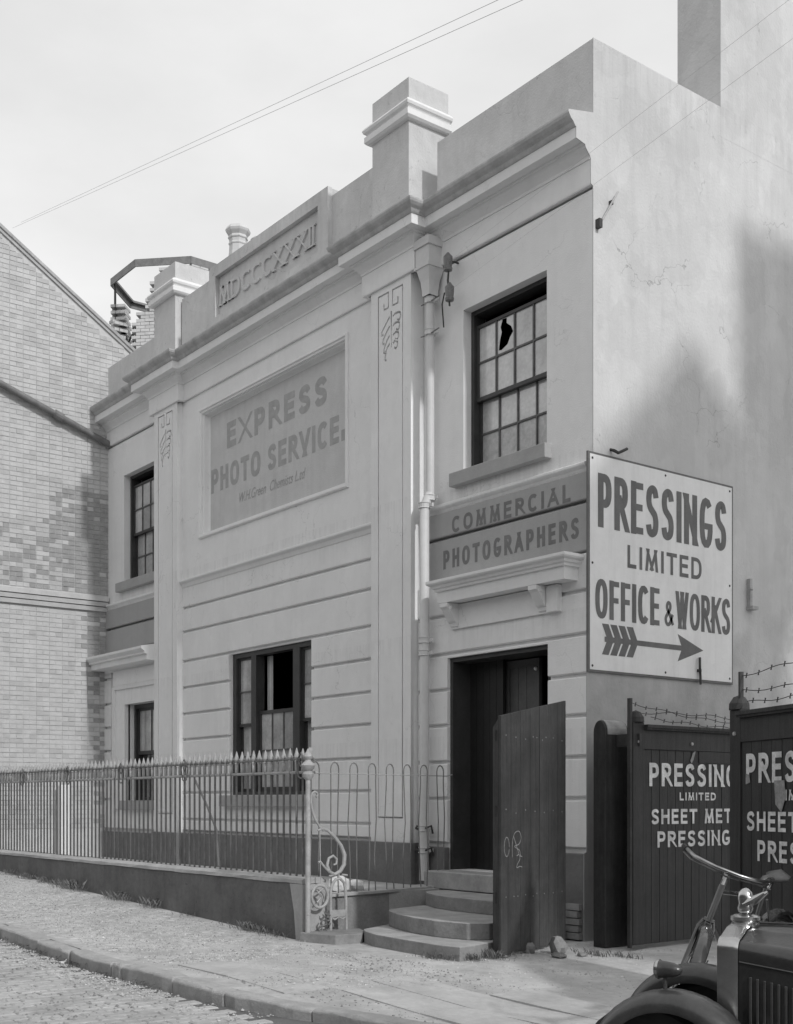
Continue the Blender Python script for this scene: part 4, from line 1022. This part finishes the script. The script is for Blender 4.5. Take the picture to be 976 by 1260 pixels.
MB().tube(hp_, .016, 8).box(-1.712, -1.69, -2.12, -1.92, .24, .31).tube([PS(.28, .24), PS(.33, .21), (PS(.38, .235)), PS(.43, .21), PS(.48, .24)], .010, 6).tube([PS(.26, .665), PS(.33, .675)], .012, 6).tube([PS(.42, .675), PS(.49, .665)], .012, 6).tube([PS(.38, .64), PS(.38, .69)], .012, 6).build('boot_scraper', iron_light, PO, smooth=True)
for (u, z, s_) in ((.23, .30, .035), (.25, .24, .04), (.20, .19, .045), (.25, .14, .045), (.17, .12, .04), (.28, .16, .03), (.22, .08, .04)):
    c_ = [Vector(PS(u + s_ * (1 - .09 * t) * math.cos(t + u * 40), z + s_ * (1 - .09 * t) * math.sin(t + u * 40))) + Vector((.012 * math.sin(t * 2), 0, 0)) for t in [k_ * .6 for k_ in range(9)]]
    MB().tube(c_, .010, 6, radii=[.004, .008, .012, .013, .012, .011, .009, .007, .004]).build('leaf_ornament', iron_mid, PO, smooth=True)

PW = empty('plinth_wall', (-1.9, -1.2, 0), 'low scuffed wall carrying the bowed wire fence beside the steps', 'wall')
A_, Bp = Vector((-1.86, -2.12, 0)), Vector((-2.22, -.12, 0)); d_ = (Bp - A_).normalized(); n_ = Vector((d_.y, -d_.x, 0))
def PWp(u, w, z): q = A_ + d_ * u + n_ * w; return (q.x, q.y, z)
ln = (Bp - A_).length
def obox(mb, u0, u1, w0, w1, z0, z1):
    return mb.add([PWp(u0, w0, z0), PWp(u1, w0, z0), PWp(u1, w1, z0), PWp(u0, w1, z0), PWp(u0, w0, z1), PWp(u1, w0, z1), PWp(u1, w1, z1), PWp(u0, w1, z1)], [(0, 3, 2, 1), (4, 5, 6, 7), (0, 1, 5, 4), (1, 2, 6, 5), (2, 3, 7, 6), (3, 0, 4, 7)])
obox(MB(), 0, ln, -.25, .02, -.05, .43).build('wall', riser_m, PW)
obox(MB(), -.01, ln, -.25, .05, .431, .465).build('coping', coping_m, PW, bevel=.006)
FE = empty('bowed_fence', (-2, -1.2, .46), 'bent bow topped wire fence between the white post and the doorway', 'fence')
hn = 8
rx = random.Random(21)
for i in range(hn):
    c = -.10 + i * (ln - .02) / (hn - 1) * 1.0; w = .060; wb = [rx.uniform(-.034, .034) for _ in range(6)]
    pts = [(c - w + wb[2] * .3, .462), (c - w + wb[0] * .6, .80), (c - w + wb[1], 1.2), (c - w * .95, 1.66)]
    pts += [(c - w * math.cos(a), 1.78 + .075 * math.sin(a)) for a in [0, .5, 1.05, 1.57, 2.1, 2.65, 3.14]]
    pts += [(c + w * .95, 1.66), (c + w + wb[3], 1.25), (c + w + wb[4] * .8, .85), (c + w + wb[5] * .3, .462)]
    MB().tube([PWp(u, .0, z) for u, z in pts], .0068, 6).build('hoop', iron_mid, FE, smooth=True)
MB().tube([(-1.7, -2.4, 1.73)] + [PWp(u, .0, 1.735) for u in (0, .5, 1.0, 1.5, ln)] + [(-2.12, .02 - .14, 1.75)], .006, 6).build('rail', iron_light, FE)

# wrapped parcel lying behind the fence
for (u, w, s_, lb) in ((.42, -.16, .13, 'crumpled pale parcel behind the scrolled bracket'), (.66, -.14, .10, 'crumpled pale bundle beside the pale parcel')):
    r_ = random.Random(int(u * 100)); bm_ = bmesh.new(); bmesh.ops.create_icosphere(bm_, subdivisions=2, radius=1)
    for v in bm_.verts: v.co = Vector((v.co.x * s_ * .8, v.co.y * s_, (v.co.z) * s_ * .85)) * r_.uniform(.72, 1.12)
    me = bpy.data.meshes.new('parcel'); bm_.to_mesh(me); bm_.free(); me.materials.append(paper)
    o = bpy.data.objects.new('parcel', me); o.location = Vector(PWp(u, w, .465 + s_ * .55)); COL.objects.link(o); tag(o, lb, 'parcel')
# white post among the railings
o = MB().box(-11.78, -11.62, -1.0, -.84, .44, 1.72).build('white_post', stucco_trim, bevel=.01); tag(o, 'square white post standing behind the spiked railings at the left', 'post')

# ================================================================== STEPS
ST = empty('door_steps', (-.8, -1.2, 0), 'worn curved stone steps climbing to the dark doorway', 'steps')
def slab(outline, z0, z1, name='step', m=step_m, b=.009):
    k = len(outline)
    mb = MB().add([(x, y, z0) for x, y in outline] + [(x, y, z1) for x, y in outline], [tuple(range(k)), tuple(range(2 * k - 1, k - 1, -1))] + [(i, (i + 1) % k, k + (i + 1) % k, k + i) for i in range(k)])
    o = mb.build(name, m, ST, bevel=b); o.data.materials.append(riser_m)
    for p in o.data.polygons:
        if abs(p.normal.z) < .5: p.material_index = 1  # upright faces take the darker stone, shade put into the colour
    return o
slab([(-1.75, -1.2), (-1.42, -1.90), (-1.27, -2.0), (-.95, -2.10), (-.44, -2.15), (.10, -2.17), (.38, -2.13), (.34, -1.9), (.22, -1.5), (-.05, -.6), (-.2, -.2), (-1.75, -.2)], -.05, .125)
slab([(-1.80, -.9), (-1.66, -1.38), (-1.52, -1.50), (-1.20, -1.64), (-.8, -1.75), (-.4, -1.79), (0, -1.72), (.13, -1.55), (-.12, -.6), (-.25, -.2), (-1.80, -.2)], .1251, .285)
slab([(-1.98, -.25), (-1.92, -.68), (-1.75, -.80), (-1.45, -.93), (-1.1, -.99), (-.5, -.99), (-.12, -.9), (-.3, -.2), (-1.98, -.2)], .2851, .43)
slab([(-1.75, -2.47), (-1.32, -2.32), (-1.28, -2.02), (-1.45, -1.85), (-1.70, -1.75), (-1.78, -2.1)], -.05, .10, 'kerb_block', riser_m, .01)

# ================================================================== WOODEN LEAF, POST AND GATES
GL_ = empty('wooden_gate_leaf', (.3, -1.1, 0), 'dark worn boarded leaf with a slanting top and chalk scribbles beside the steps', 'gate leaf')
a0, b0 = Vector((.45, -1.70)), Vector((.10, -.50)); d0 = (b0 - a0).normalized(); nn = Vector((d0.y, -d0.x)); wl = (b0 - a0).length
def GP(u, w, z): q = a0 + d0 * u + nn * w; return (q.x, q.y, z)
nb = 7; tops = lambda u: 2.23 + .22 * u / wl
for i in range(nb):
    u0, u1 = i * wl / nb + .003, (i + 1) * wl / nb - .003; w0 = rnd.uniform(0, .004); zb = .015 + rnd.uniform(0, .045)
    MB().add([GP(u0, -.03, zb), GP(u1, -.03, zb), GP(u1, w0, zb), GP(u0, w0, zb), GP(u0, -.03, tops(u0)), GP(u1, -.03, tops(u1)), GP(u1, w0, tops(u1)), GP(u0, w0, tops(u0))], [(0, 3, 2, 1), (4, 5, 6, 7), (0, 1, 5, 4), (1, 2, 6, 5), (2, 3, 7, 6), (3, 0, 4, 7)]).build('board', old_wood, GL_, bevel=.003)
e1 = Vector((.30, -1.66)); 
MB().add([(.444, -1.705, .02), (e1.x, e1.y, .03), (e1.x + .02, e1.y + .03, .03), (.444, -1.672, .02), (.444, -1.705, 2.225), (e1.x, e1.y, 2.13), (e1.x + .02, e1.y + .03, 2.13), (.444, -1.672, 2.225)], [(0, 3, 2, 1), (4, 5, 6, 7), (0, 1, 5, 4), (1, 2, 6, 5), (2, 3, 7, 6), (3, 0, 4, 7)]).build('edge_board', old_wood, GL_)
for z in (.5, 1.3, 2.0):
    MB().add([GP(.03, -.08, z), GP(wl, -.08, z), GP(wl, -.031, z), GP(.03, -.031, z), GP(.03, -.08, z + .1), GP(wl, -.08, z + .1), GP(wl, -.031, z + .1), GP(.03, -.031, z + .1)], [(0, 3, 2, 1), (4, 5, 6, 7), (0, 1, 5, 4), (1, 2, 6, 5), (2, 3, 7, 6), (3, 0, 4, 7)]).build('ledge', old_wood, GL_)
nl = MB()
for z in (.55, 1.35, 2.05):
    for i in range(nb):
        for t_ in ((.3, .7) if rnd.random() < .35 else (.5,)):
            u = (i + t_) * wl / nb; p_ = Vector(GP(u, .0045, z + rnd.uniform(-.02, .02))); e_ = Vector((d0.x, d0.y, 0)) * .005; k_ = Vector((0, 0, .005)); n3 = Vector((nn.x, nn.y, 0)) * .002
            nl.add([p_ - e_ - k_, p_ + e_ - k_, p_ + e_ + k_, p_ - e_ + k_, p_ + n3], [(0, 1, 4), (1, 2, 4), (2, 3, 4), (3, 0, 4)])
tag(nl.build('nails', iron_light, GL_), kind='stuff')
ck = MB()
def chalk(pts, w=.006):
    Lf, Rt = ribbon(pts, w)
    for i in range(len(Lf) - 1): ck.add([GP(q.x, .0055, q.y) for q in (Lf[i], Lf[i + 1], Rt[i + 1], Rt[i])], [(0, 1, 2, 3)])
chalk([(.10 + .045 * math.cos(a), 1.02 + .09 * math.sin(a)) for a in [i * .4 for i in range(16)]])
chalk(bez([(.20, .92), (.20, 1.05), (.24, 1.14), (.32, 1.16), (.36, 1.10), (.32, 1.04), (.24, 1.02), (.33, .98), (.35, .92)]))
chalk(bez([(.28, .93), (.32, .94), (.34, .90), (.30, .86), (.28, .82), (.34, .83), (.38, .82)]))
chalk([(.22, 1.12), (.33, .93), (.38, .92)])
ck.build('chalk_marks', chalk_m, GL_)

TP = empty('timber_gate_post', (.43, -.3, 0), 'thick dark timber gate post with a rounded capped top', 'post')
px0, px1, py0, py1 = .36, .52, -.38, -.05
hs = [(px0, 0), (px0, 2.12)] + [(.44 - .08 * math.cos(a), 2.12 + .12 * math.sin(a)) for a in [i * math.pi / 10 for i in range(1, 10)]] + [(px1, 2.12), (px1, 0)]
MB().prism(hs, py0, py1, 'Y').build('post', post_wood, TP, bevel=.006)
hc = [(px0 - .004, 2.10)] + [(.44 - .086 * math.cos(a), 2.12 + .128 * math.sin(a)) for a in [i * math.pi / 10 for i in range(0, 11)]] + [(px1 + .004, 2.10), (px1 + .0015, 2.10), (px1 + .0015, 2.12)] + [(.44 + .0815 * math.cos(a), 2.12 + .1215 * math.sin(a)) for a in [i * math.pi / 10 for i in range(1, 10)]] + [(px0 - .0015, 2.12), (px0 - .0015, 2.10)]
MB().prism(hc, py0 + .03, py1 - .02, 'Y').build('cap', cap_lead, TP)
MB().box(.52, .82, -.22, -.19, 1.98, 2.10).build('hinge_strap', iron_m, TP)

def gate_leaf(root, org, du, length, z0, z1, left_stile, text_u, letters_m, boards=16, capz=.06, wicket=None):
    """du = unit direction along the leaf (in the picture left to right); face towards the camera"""
    O = Vector((org[0], org[1], 0)); U = Vector((du[0], du[1], 0)); Nn = Vector((du[1], -du[0], 0))
    M = Matrix(((U.x, -Nn.x, 0, O.x), (U.y, -Nn.y, 0, O.y), (0, 0, 1, 0), (0, 0, 0, 1)))   # local y = depth behind the face
    ls = left_stile
    st = MB().box(0, ls, 0, .08, z0, z1 + .02, M).lathe([(ls * .52, 0), (ls * .5, .05), (ls * .3, .10), (.01, .115)], (0, 0, 0), 12, M @ Matrix.Translation((ls * .5, .04, z1 + .02)))
    st.build('stile', gate_wood, root, bevel=.004)
    MB().box(length - ls, length, 0, .08, z0, z1, M).build('stile', gate_wood, root, bevel=.004)
    MB().box(ls, length - ls, .002, .075, z1 - .24, z1 - .05, M).build('top_rail', gate_wood, root, bevel=.003)
    MB().box(ls, length - ls, -.035, .10, z1 - .05, z1 - .03, M).box(ls, length - ls, -.05, .11, z1 - .03, z1, M).build('capping', old_wood, root)
    MB().box(ls, length - ls, .03, .08, z0 + .02, z0 + .16, M).build('bottom_rail', gate_wood, root)
    bw = (length - 2 * ls) / boards
    for i in range(boards):
        u0 = ls + i * bw
        if wicket and wicket[0] < u0 + bw / 2 < wicket[1]: zt = z1 - .36
        else: zt = z1 - .242
        MB().box(u0 + .0025, u0 + bw - .0025, .014 + rnd.uniform(0, .003), .045, z0 + .0, zt, M).build('board', gate_wood, root, bevel=.002)
    if wicket: MB().box(wicket[0], wicket[1], .006, .05, z1 - .358, z1 - .244, M).build('wicket_rail', gate_wood, root)
    for u in (ls * .5, length * .35): 
        MB().lathe([(.018, 0), (.016, .012), (.004, .016)], (0, 0, 0), 8, M @ Matrix.Translation((u, .0, z1 - .17)) @ Matrix.Rotation(R(90), 4, 'X')).build('bolt', iron_light, root)
    for t, u0, u1, a, b, s_, g in text_u:
        q = O + U * u0 + Nn * (-.0135) ; q.z = a
        lettering(MB(), t, q, U, (0, 0, 1), Nn, u1 - u0, b - a, s_, g, lift=.003).build('lettering', letters_m, root)
    # iron uprights with barbed wire
    def wire_line(u0, u1, za, zb, sag):
        w = MB(); n = 30; pts = []
        for i in range(n + 1):
            t = i / n; u = u0 + (u1 - u0) * t; z = za + (zb - za) * t - sag * math.sin(math.pi * t) + .012 * math.sin(t * 23 + za * 9); q = M @ Vector((u, .04, z)); pts.append(q)
            if i % 2:
                for a_ in (0, 1.6): 
                    e = Vector((math.cos(a_) * .5 * U.x, math.cos(a_) * .5 * U.y, math.sin(a_ + .7))) * .028
                    w.tube([q - e, q + e], .0035, 4)
        w.tube(pts, .0035, 5); w.build('barbed_wire', iron_m, root)
    return wire_line, M
L1 = empty('gate_leaf', (.8, .5, 0), 'left boarded gate leaf lettered PRESSINGS LIMITED, folded back along the side wall', 'gate leaf')
txt1 = [('PRESSINGS', .245, 1.78, 1.59, 1.82, .044, .042), ('LIMITED', .70, 1.27, 1.45, 1.53, .018, .026), ('SHEET METAL', .275, 1.82, 1.215, 1.365, .030, .034), ('PRESSINGS', .365, 1.66, .985, 1.145, .032, .036)]
wl1, M1 = gate_leaf(L1, (.8, -.29), (0, 1), 2.5, .045, 2.19, .16, txt1, gate_letter, 18, wicket=(1.0, 2.3))
for a in (((0, 2.3, 2.40, 2.28, .06)), ((0, 2.3, 2.30, 2.26, -.04)), ((.3, 2.3, 2.20 + .06, 2.20, .02))): wl1(*a)
MB().box(-.03, .0, .01, .05, .02, 2.44, M1).build('iron_upright', iron_m, L1)
L2 = empty('gate_leaf', (3.5, -1.6, 0), 'right boarded gate leaf lettered PRESSINGS LIMITED, nearest the right edge', 'gate leaf')
du2 = Vector((.95, -.404)).normalized()
txt2 = [('PRESSINGS', .235, 1.77, 1.585, 1.815, .044, .042), ('LIMITED', .70, 1.27, 1.45, 1.53, .018, .026), ('SHEET METAL', .245, 1.80, 1.215, 1.365, .030, .034), ('PRESSINGS', .40, 1.66, .985, 1.145, .032, .036)]
wl2, M2 = gate_leaf(L2, (2.64, -1.22), (du2.x, du2.y), 2.9, .045, 2.15, .16, txt2, gate_letter, 18)
for a in (((.1, 2.8, 2.44, 2.52, .0)), ((.1, 2.8, 2.32, 2.32, .03)), ((.2, 2.8, 2.22, 2.28, .02))): wl2(*a)
MB().box(.10, .13, .02, .05, 2.1, 2.47, M2).build('iron_upright', iron_m, L2)
def smear(M, root, pts, seed):
    rs = random.Random(seed); vs = [M @ Vector((u, .006, z)) for u, z in pts]
    MB().add(vs, [tuple(range(len(vs)))]).build('scraped_patch', smear_m, root)
smear(M1, L1, [(.92, 1.96), (.96, 2.05), (1.02, 2.06), (1.03, 1.98), (.97, 1.95)], 1); smear(M1, L1, [(.86, 1.85), (.90, 1.93), (.95, 1.96), (.91, 1.86), (.88, 1.82)], 2)
smear(M1, L1, [(1.66, 1.42), (1.68, 1.58), (1.76, 1.60), (1.74, 1.46), (1.69, 1.35)], 3)
smear(M2, L2, [(.66, 1.42), (.64, 1.60), (.78, 1.60), (.80, 1.48), (.74, 1.36)], 4); smear(M2, L2, [(.235, 1.575), (.235, 1.66), (.29, 1.65), (.30, 1.59)], 5)
# post that carries the right leaf (outside the frame)
o = MB().box(5.42, 5.62, -2.52, -2.30, 0, 2.4).build('timber_gate_post', post_wood, bevel=.01); tag(o, 'timber post holding the right gate leaf', 'post')

# ================================================================== BICYCLE
def frame_dir(fwd_R, fwd_F):   # camera-relative direction -> world unit vector
    v = Vector((fx * fwd_F + fy * fwd_R, fy * fwd_F - fx * fwd_R, 0)); return v.normalized()
bh_ = frame_dir(-.66, -.75)
BKM = Matrix.Translation((4.02, -3.62, -.02)) @ Matrix.Rotation(math.atan2(bh_.y, bh_.x), 4, 'Z') @ Matrix.Rotation(R(-12), 4, 'X') @ Matrix.Scale(1.075, 4)
BK = bpy.data.objects.new('bicycle', None); COL.objects.link(BK); BK.matrix_world = BKM
BK.empty_display_size = .2; tag(BK, 'black roadster bicycle with swept handlebars leaning before the gate', 'bicycle')
WM[BK.name] = Matrix.Identity(4)
def bput(mb, name, m, parent=None, smooth=True, M=None):
    if M is not None: mb.v = [tuple(M @ Vector(v)) for v in mb.v]
    o = bpy.data.objects.new(name, mb.mesh(name, m, smooth)); COL.objects.link(o); o.parent = parent or BK; return o
# local axes: x forward, y left, z up; front hub at (0,0,.34)
HR = .34; ax = Vector((-math.cos(R(68)), 0, math.sin(R(68)))).normalized()    # up the steering axis
H0 = Vector((-.045, 0, HR)); hb = H0 + ax * .405; ht = H0 + ax * .62
SM = Matrix.Translation(H0) @ Matrix.Rotation(R(29), 4, ax) @ Matrix.Translation(-H0)
def wheel(c, M=None):
    t = MB(); t.tube([(c.x + HR * math.cos(a), 0, c.z + HR * math.sin(a)) for a in [i * 2 * math.pi / 32 for i in range(33)]], .019, 8, cap=False)
    w = bput(t, 'wheel', rubber, M=M)
    r_ = MB(); r_.tube([(c.x + (HR - .022) * math.cos(a), 0, c.z + (HR - .022) * math.sin(a)) for a in [i * 2 * math.pi / 32 for i in range(33)]], .012, 6, cap=False); r_.tube([(c.x, -.05, c.z), (c.x, .05, c.z)], .022, 8); bput(r_, 'rim', chrome, w, M=M)
    s_ = MB()
    for i in range(28): a = i * 2 * math.pi / 28; s_.tube([(c.x, .02 * (-1) ** i, c.z), (c.x + (HR - .02) * math.cos(a), 0, c.z + (HR - .02) * math.sin(a))], .0013, 3)
    bput(s_, 'spokes', chrome, w, False, M=M)
def guard(c, a0, a1, M=None):
    g = MB(); n = 16; vs = []; fs = []; prof = [(.040, -.012), (.033, .010), (.013, .020), (-.013, .020), (-.033, .010), (-.040, -.012)]
    for i in range(n + 1):
        a = R(a0 + (a1 - a0) * i / n)
        for y, h_ in prof: r_ = HR + .022 + h_; vs.append((c.x + r_ * math.cos(a), y, c.z + r_ * math.sin(a)))
    k = len(prof)
    for i in range(n):
        for j in range(k - 1): fs.append((i * k + j, i * k + j + 1, (i + 1) * k + j + 1, (i + 1) * k + j))
    g.add(vs, fs); o = bput(g, 'mudguard', bike_enamel, M=M); q = o.modifiers.new('thick', 'SOLIDIFY'); q.thickness = .003
FC = Vector((0, 0, HR)); RC = Vector((-1.12, 0, HR)); BBk = Vector((-.70, 0, .29)); STp = Vector((-.86, 0, .86))
wheel(FC, SM); wheel(RC); guard(FC, 10, 165, SM); guard(RC, 20, 190)
bput(MB().tube([hb, ht], .019, 10).tube([ht - ax * .04, STp - Vector((0, 0, .05))], .014, 10).tube([hb + ax * .02, BBk], .015, 10).tube([BBk, STp], .015, 10).tube([BBk + Vector((0, .03, 0)), RC + Vector((0, .05, 0))], .009, 8).tube([BBk - Vector((0, .03, 0)), RC - Vector((0, .05, 0))], .009, 8).tube([STp + Vector((0, .02, -.06)), RC + Vector((0, .05, 0))], .008, 8).tube([STp - Vector((0, .02, .06)), RC - Vector((0, .05, 0))], .008, 8), 'frame', bike_enamel)
fk = MB()
for s_ in (-1, 1):
    fk.tube([hb + Vector((0, s_ * .026, .0)), hb - ax * .04 + Vector((0, s_ * .042, 0)), H0 + ax * .12 + Vector((0, s_ * .046, 0)), FC + Vector((0, s_ * .05, 0))], .012, 8)
    fk.tube([FC + Vector((0, s_ * .055, 0)), Vector((.26, s_ * .045, .62))], .004, 5); fk.tube([FC + Vector((0, s_ * .055, 0)), Vector((.34, s_ * .045, .40))], .004, 5)
fk.tube([hb + Vector((0, -.03, 0)), hb + Vector((0, .03, 0))], .016, 8)
bput(fk, 'fork', bike_enamel, M=SM)
# rod brake
rb_ = MB()
for s_ in (-1, 1): rb_.tube([ht + Vector((.03, s_ * .012, .04)), hb + Vector((.035, s_ * .014, 0)), Vector((.06, s_ * .03, .62))], .003, 5)
bput(rb_, 'brake_rod', bike_enamel, M=SM)
stem = ht + ax * .09
hbp = []
for y, x, z in ((-.245, -.20, -.005), (-.225, -.12, .0), (-.195, -.045, .0), (-.15, .01, .004), (-.07, .03, .0), (0, .03, 0)):
    hbp.append(stem + Vector((x, y, z)))
hbp += [Vector((p.x, -p.y, p.z)) for p in reversed(hbp[:-1])]
bar = bput(MB().tube([ht, stem, stem + Vector((.03, 0, 0))], .013, 8).tube(hbp, .0105, 10), 'handlebar', bike_chrome, M=SM)
for s_ in (0, -1):
    p, q = (hbp[0], hbp[1]) if s_ == 0 else (hbp[-1], hbp[-2]); bput(MB().tube([p + (p - q).normalized() * .08, p], .017, 8), 'grip', rubber, bar, M=SM)
    lv = p + (q - p) * .2 + Vector((0, 0, -.03)); bput(MB().tube([lv + (p - q) * .8, lv + (q - p) * 1.5, stem + Vector((.03, 0, -.03))], .0045, 5), 'brake_lever', bike_enamel, bar, M=SM)
bput(MB().tube([(-.93, 0, .90), (-.90, 0, .86)], .013, 8), 'seat_post', chrome)
sd_ = MB(); vs = []; fs = []
for i, (x, w, z) in enumerate(((.12, .016, .945), (.06, .022, .950), (-.03, .045, .955), (-.09, .075, .965), (-.12, .07, .975))):
    for y in (-1, -.5, 0, .5, 1): vs.append((-.90 + x, y * w, z - abs(y) * .03))
for i in range(4):
    for j in range(4): fs.append((i * 5 + j, i * 5 + j + 1, (i + 1) * 5 + j + 1, (i + 1) * 5 + j))
o = bput(sd_.add(vs, fs), 'saddle', leather); q = o.modifiers.new('thick', 'SOLIDIFY'); q.thickness = .03

# ================================================================== CAR (front near side corner)
hd = frame_dir(-.848, .53)
CAR = bpy.data.objects.new('parked_car', None); COL.objects.link(CAR); tag(CAR, 'black vintage car with nickel radiator shell and winged cap at the lower right corner', 'car')
CAR.matrix_world = Matrix.Translation((5.43 - .03, -4.74 - .035, -.08)) @ Matrix.Rotation(math.atan2(hd.y, hd.x), 4, 'Z'); WM[CAR.name] = Matrix.Identity(4)
def cput(mb, name, m, parent=None, smooth=True, solid=0, bevel=0):
    o = bpy.data.objects.new(name, mb.mesh(name, m, smooth)); COL.objects.link(o); o.parent = parent or CAR
    if solid: q = o.modifiers.new('thick', 'SOLIDIFY'); q.thickness = solid
    if bevel: q = o.modifiers.new('bevel', 'BEVEL'); q.width = bevel; q.segments = 3; q.limit_method = 'ANGLE'
    return o
def bsec(w, zt, zb, r, n=6, crown=.05):
    """half-rounded bonnet section: points (y, z) from lower left side over the top to the right"""
    L_ = [(w, zb), (w, (zb + zt) * .5), (w, zt - crown - r)]
    for i in range(1, n + 1):
        a = R(90 * i / n); L_.append((w - r + r * math.cos(a), zt - crown - r + r * math.sin(a)))
    L_ += [(w * .5 if w * .5 < w - r else (w - r) * .6, zt - crown * .4), (0, zt)]
    return L_ + [(-y, z) for y, z in reversed(L_[:-1])]
def loft(secs):
    vs = []; fs = []; k = len(secs[0][1])
    for x, s_ in secs: vs += [(x, y, z) for y, z in s_]
    for i in range(len(secs) - 1):
        for j in range(k - 1): fs.append((i * k + j, i * k + j + 1, (i + 1) * k + j + 1, (i + 1) * k + j))
    return MB().add(vs, fs)
rs = loft([(.0, bsec(.262, .985, .30, .05)), (.012, bsec(.275, .998, .29, .055)), (-.055, bsec(.275, .998, .29, .055)), (-.075, bsec(.268, .99, .30, .05))])
shell = cput(rs, 'radiator_shell', chrome, smooth=True)
cput(loft([(.004, bsec(.235, .93, .34, .05)), (-.03, bsec(.235, .93, .34, .05))]).box(-.03, -.02, -.235, .235, .34, .9), 'radiator_core', iron_m, shell)
bn = loft([(-.076, bsec(.262, .984, .42, .05)), (-.4, bsec(.285, .990, .42, .07, crown=.085)), (-.85, bsec(.32, 1.0, .42, .09, crown=.13))])
bonnet = cput(bn, 'bonnet', car_paint, smooth=True)
for s_ in (1, -1):
    cput(MB().tube([(-.08, s_ * .264, .845), (-.84, s_ * .322, .76)], .004, 6), 'bonnet_hinge', car_grey, bonnet)
    for k in range(22):
        x = -.13 - k * .030; y = s_ * (.262 + (-x - .076) * .075)
        cput(MB().box(x - .006, x + .006, min(y, y + s_ * .010), max(y, y + s_ * .010), .48, .785 - .005 * k), 'louvre', car_grey, bonnet, False, bevel=.003)
cput(MB().tube([(-.09, 0, .990), (-.84, 0, 1.004)], .005, 6), 'centre_hinge', car_grey, bonnet)
cap = cput(MB().lathe([(.062, 0), (.062, .02), (.056, .024), (.060, .03), (.066, .035), (.066, .05), (.05, .058), (.02, .062)], (-.03, 0, .965), 20), 'radiator_cap', chrome, shell)
mas = MB().lathe([(.012, 0), (.030, .012), (.036, .03), (.030, .05), (.034, .075), (.030, .10), (.016, .115), (.004, .12)], (-.03, 0, 1.022), 14)
mas.tube([(-.03, .01, 1.07), (-.07, .02, 1.09), (-.12, .03, 1.125)], .02, 8, radii=[.022, .020, .006]).tube([(-.03, -.01, 1.07), (-.07, -.02, 1.09), (-.12, -.03, 1.125)], .02, 8, radii=[.022, .020, .006])
cput(mas, 'cap_figure', chrome, shell)
def wing(y0, y1, cxw, rad, a0, a1, name, zc=.33):
    vs = []; fs = []; n = 18; ys = [0, .12, .35, .65, .88, 1]; hs_ = [-.07, -.012, .014, .014, -.012, -.07]
    for i in range(n + 1):
        a = R(a0 + (a1 - a0) * i / n)
        for t, h_ in zip(ys, hs_): r_ = rad + h_; vs.append((cxw + r_ * math.cos(a), y0 + (y1 - y0) * t, zc + r_ * math.sin(a)))
    k = 6
    for i in range(n):
        for j in range(k - 1): fs.append((i * k + j, i * k + j + 1, (i + 1) * k + j + 1, (i + 1) * k + j))
    return cput(MB().add(vs, fs), name, car_grey, solid=.004)
wn = wing(.33, .55, .15, .365, 14, 172, 'front_wing', .355); wing(-.46, -.24, .30, .375, 14, 122, 'front_wing', .355)
wing(.38, .60, -1.95, .40, 10, 170, 'rear_wing'); wing(-.60, -.38, -1.95, .40, 10, 170, 'rear_wing')
lampM = Matrix.Translation((.27, .39, .805)) @ Matrix.Rotation(R(-90), 4, 'Y')
lp = cput(MB().lathe([(.004, -.085), (.018, -.077), (.030, -.05), (.035, -.018), (.037, .01), (.040, .014), (.040, .024), (.036, .03), (.020, .036)], (0, 0, 0), 18, Matrix.Translation((.20, .42, .812)) @ Matrix.Rotation(R(90), 4, 'Y')).tube([(.19, .42, .73), (.19, .42, .78)], .009, 8), 'side_lamp', car_grey)
cput(MB().lathe([(.0415, .013), (.0425, .018), (.0415, .025)], (0, 0, 0), 18, Matrix.Translation((.20, .42, .812)) @ Matrix.Rotation(R(90), 4, 'Y')), 'lamp_rim', chrome, lp)
def cwheel(x, y):
    M = Matrix.Translation((x, y, .33)) @ Matrix.Rotation(R(90), 4, 'X')
    w = cput(MB().lathe([(.24, -.045), (.31, -.05), (.335, -.03), (.34, 0), (.335, .03), (.31, .05), (.24, .045)], (0, 0, 0), 28, M), 'wheel', rubber)
    cput(MB().lathe([(.03, -.052), (.10, -.047), (.235, -.046), (.235, .046), (.10, .047), (.03, .052)], (0, 0, 0), 20, M), 'rim', car_grey, w)
for x in (.25, -1.95):
    for y in (.42, -.42): cwheel(x, y)
body = loft([(-.851, bsec(.33, 1.01, .35, .08)), (-1.0, bsec(.45, 1.05, .30, .1)), (-1.6, bsec(.56, 1.08, .28, .1)), (-2.3, bsec(.55, 1.05, .30, .12)), (-2.6, bsec(.45, .9, .35, .15))])
cput(body, 'body', car_paint)
cput(MB().box(-1.07, -1.05, -.45, .45, 1.07, 1.42).box(-1.08, -1.04, -.47, -.45, 1.05, 1.45).box(-1.08, -1.04, .45, .47, 1.05, 1.45).box(-1.08, -1.04, -.45, .45, 1.42, 1.45), 'windscreen', glass_dk, smooth=False)
cput(MB().box(-1.07, -2.45, -.54, .54, 1.45, 1.50), 'hood', roof_m, smooth=False, bevel=.03)
cput(MB().box(-1.6, -.1, .36, .56, .30, .33).box(-1.6, -.1, -.56, -.36, .30, .33), 'running_board', car_grey, smooth=False)
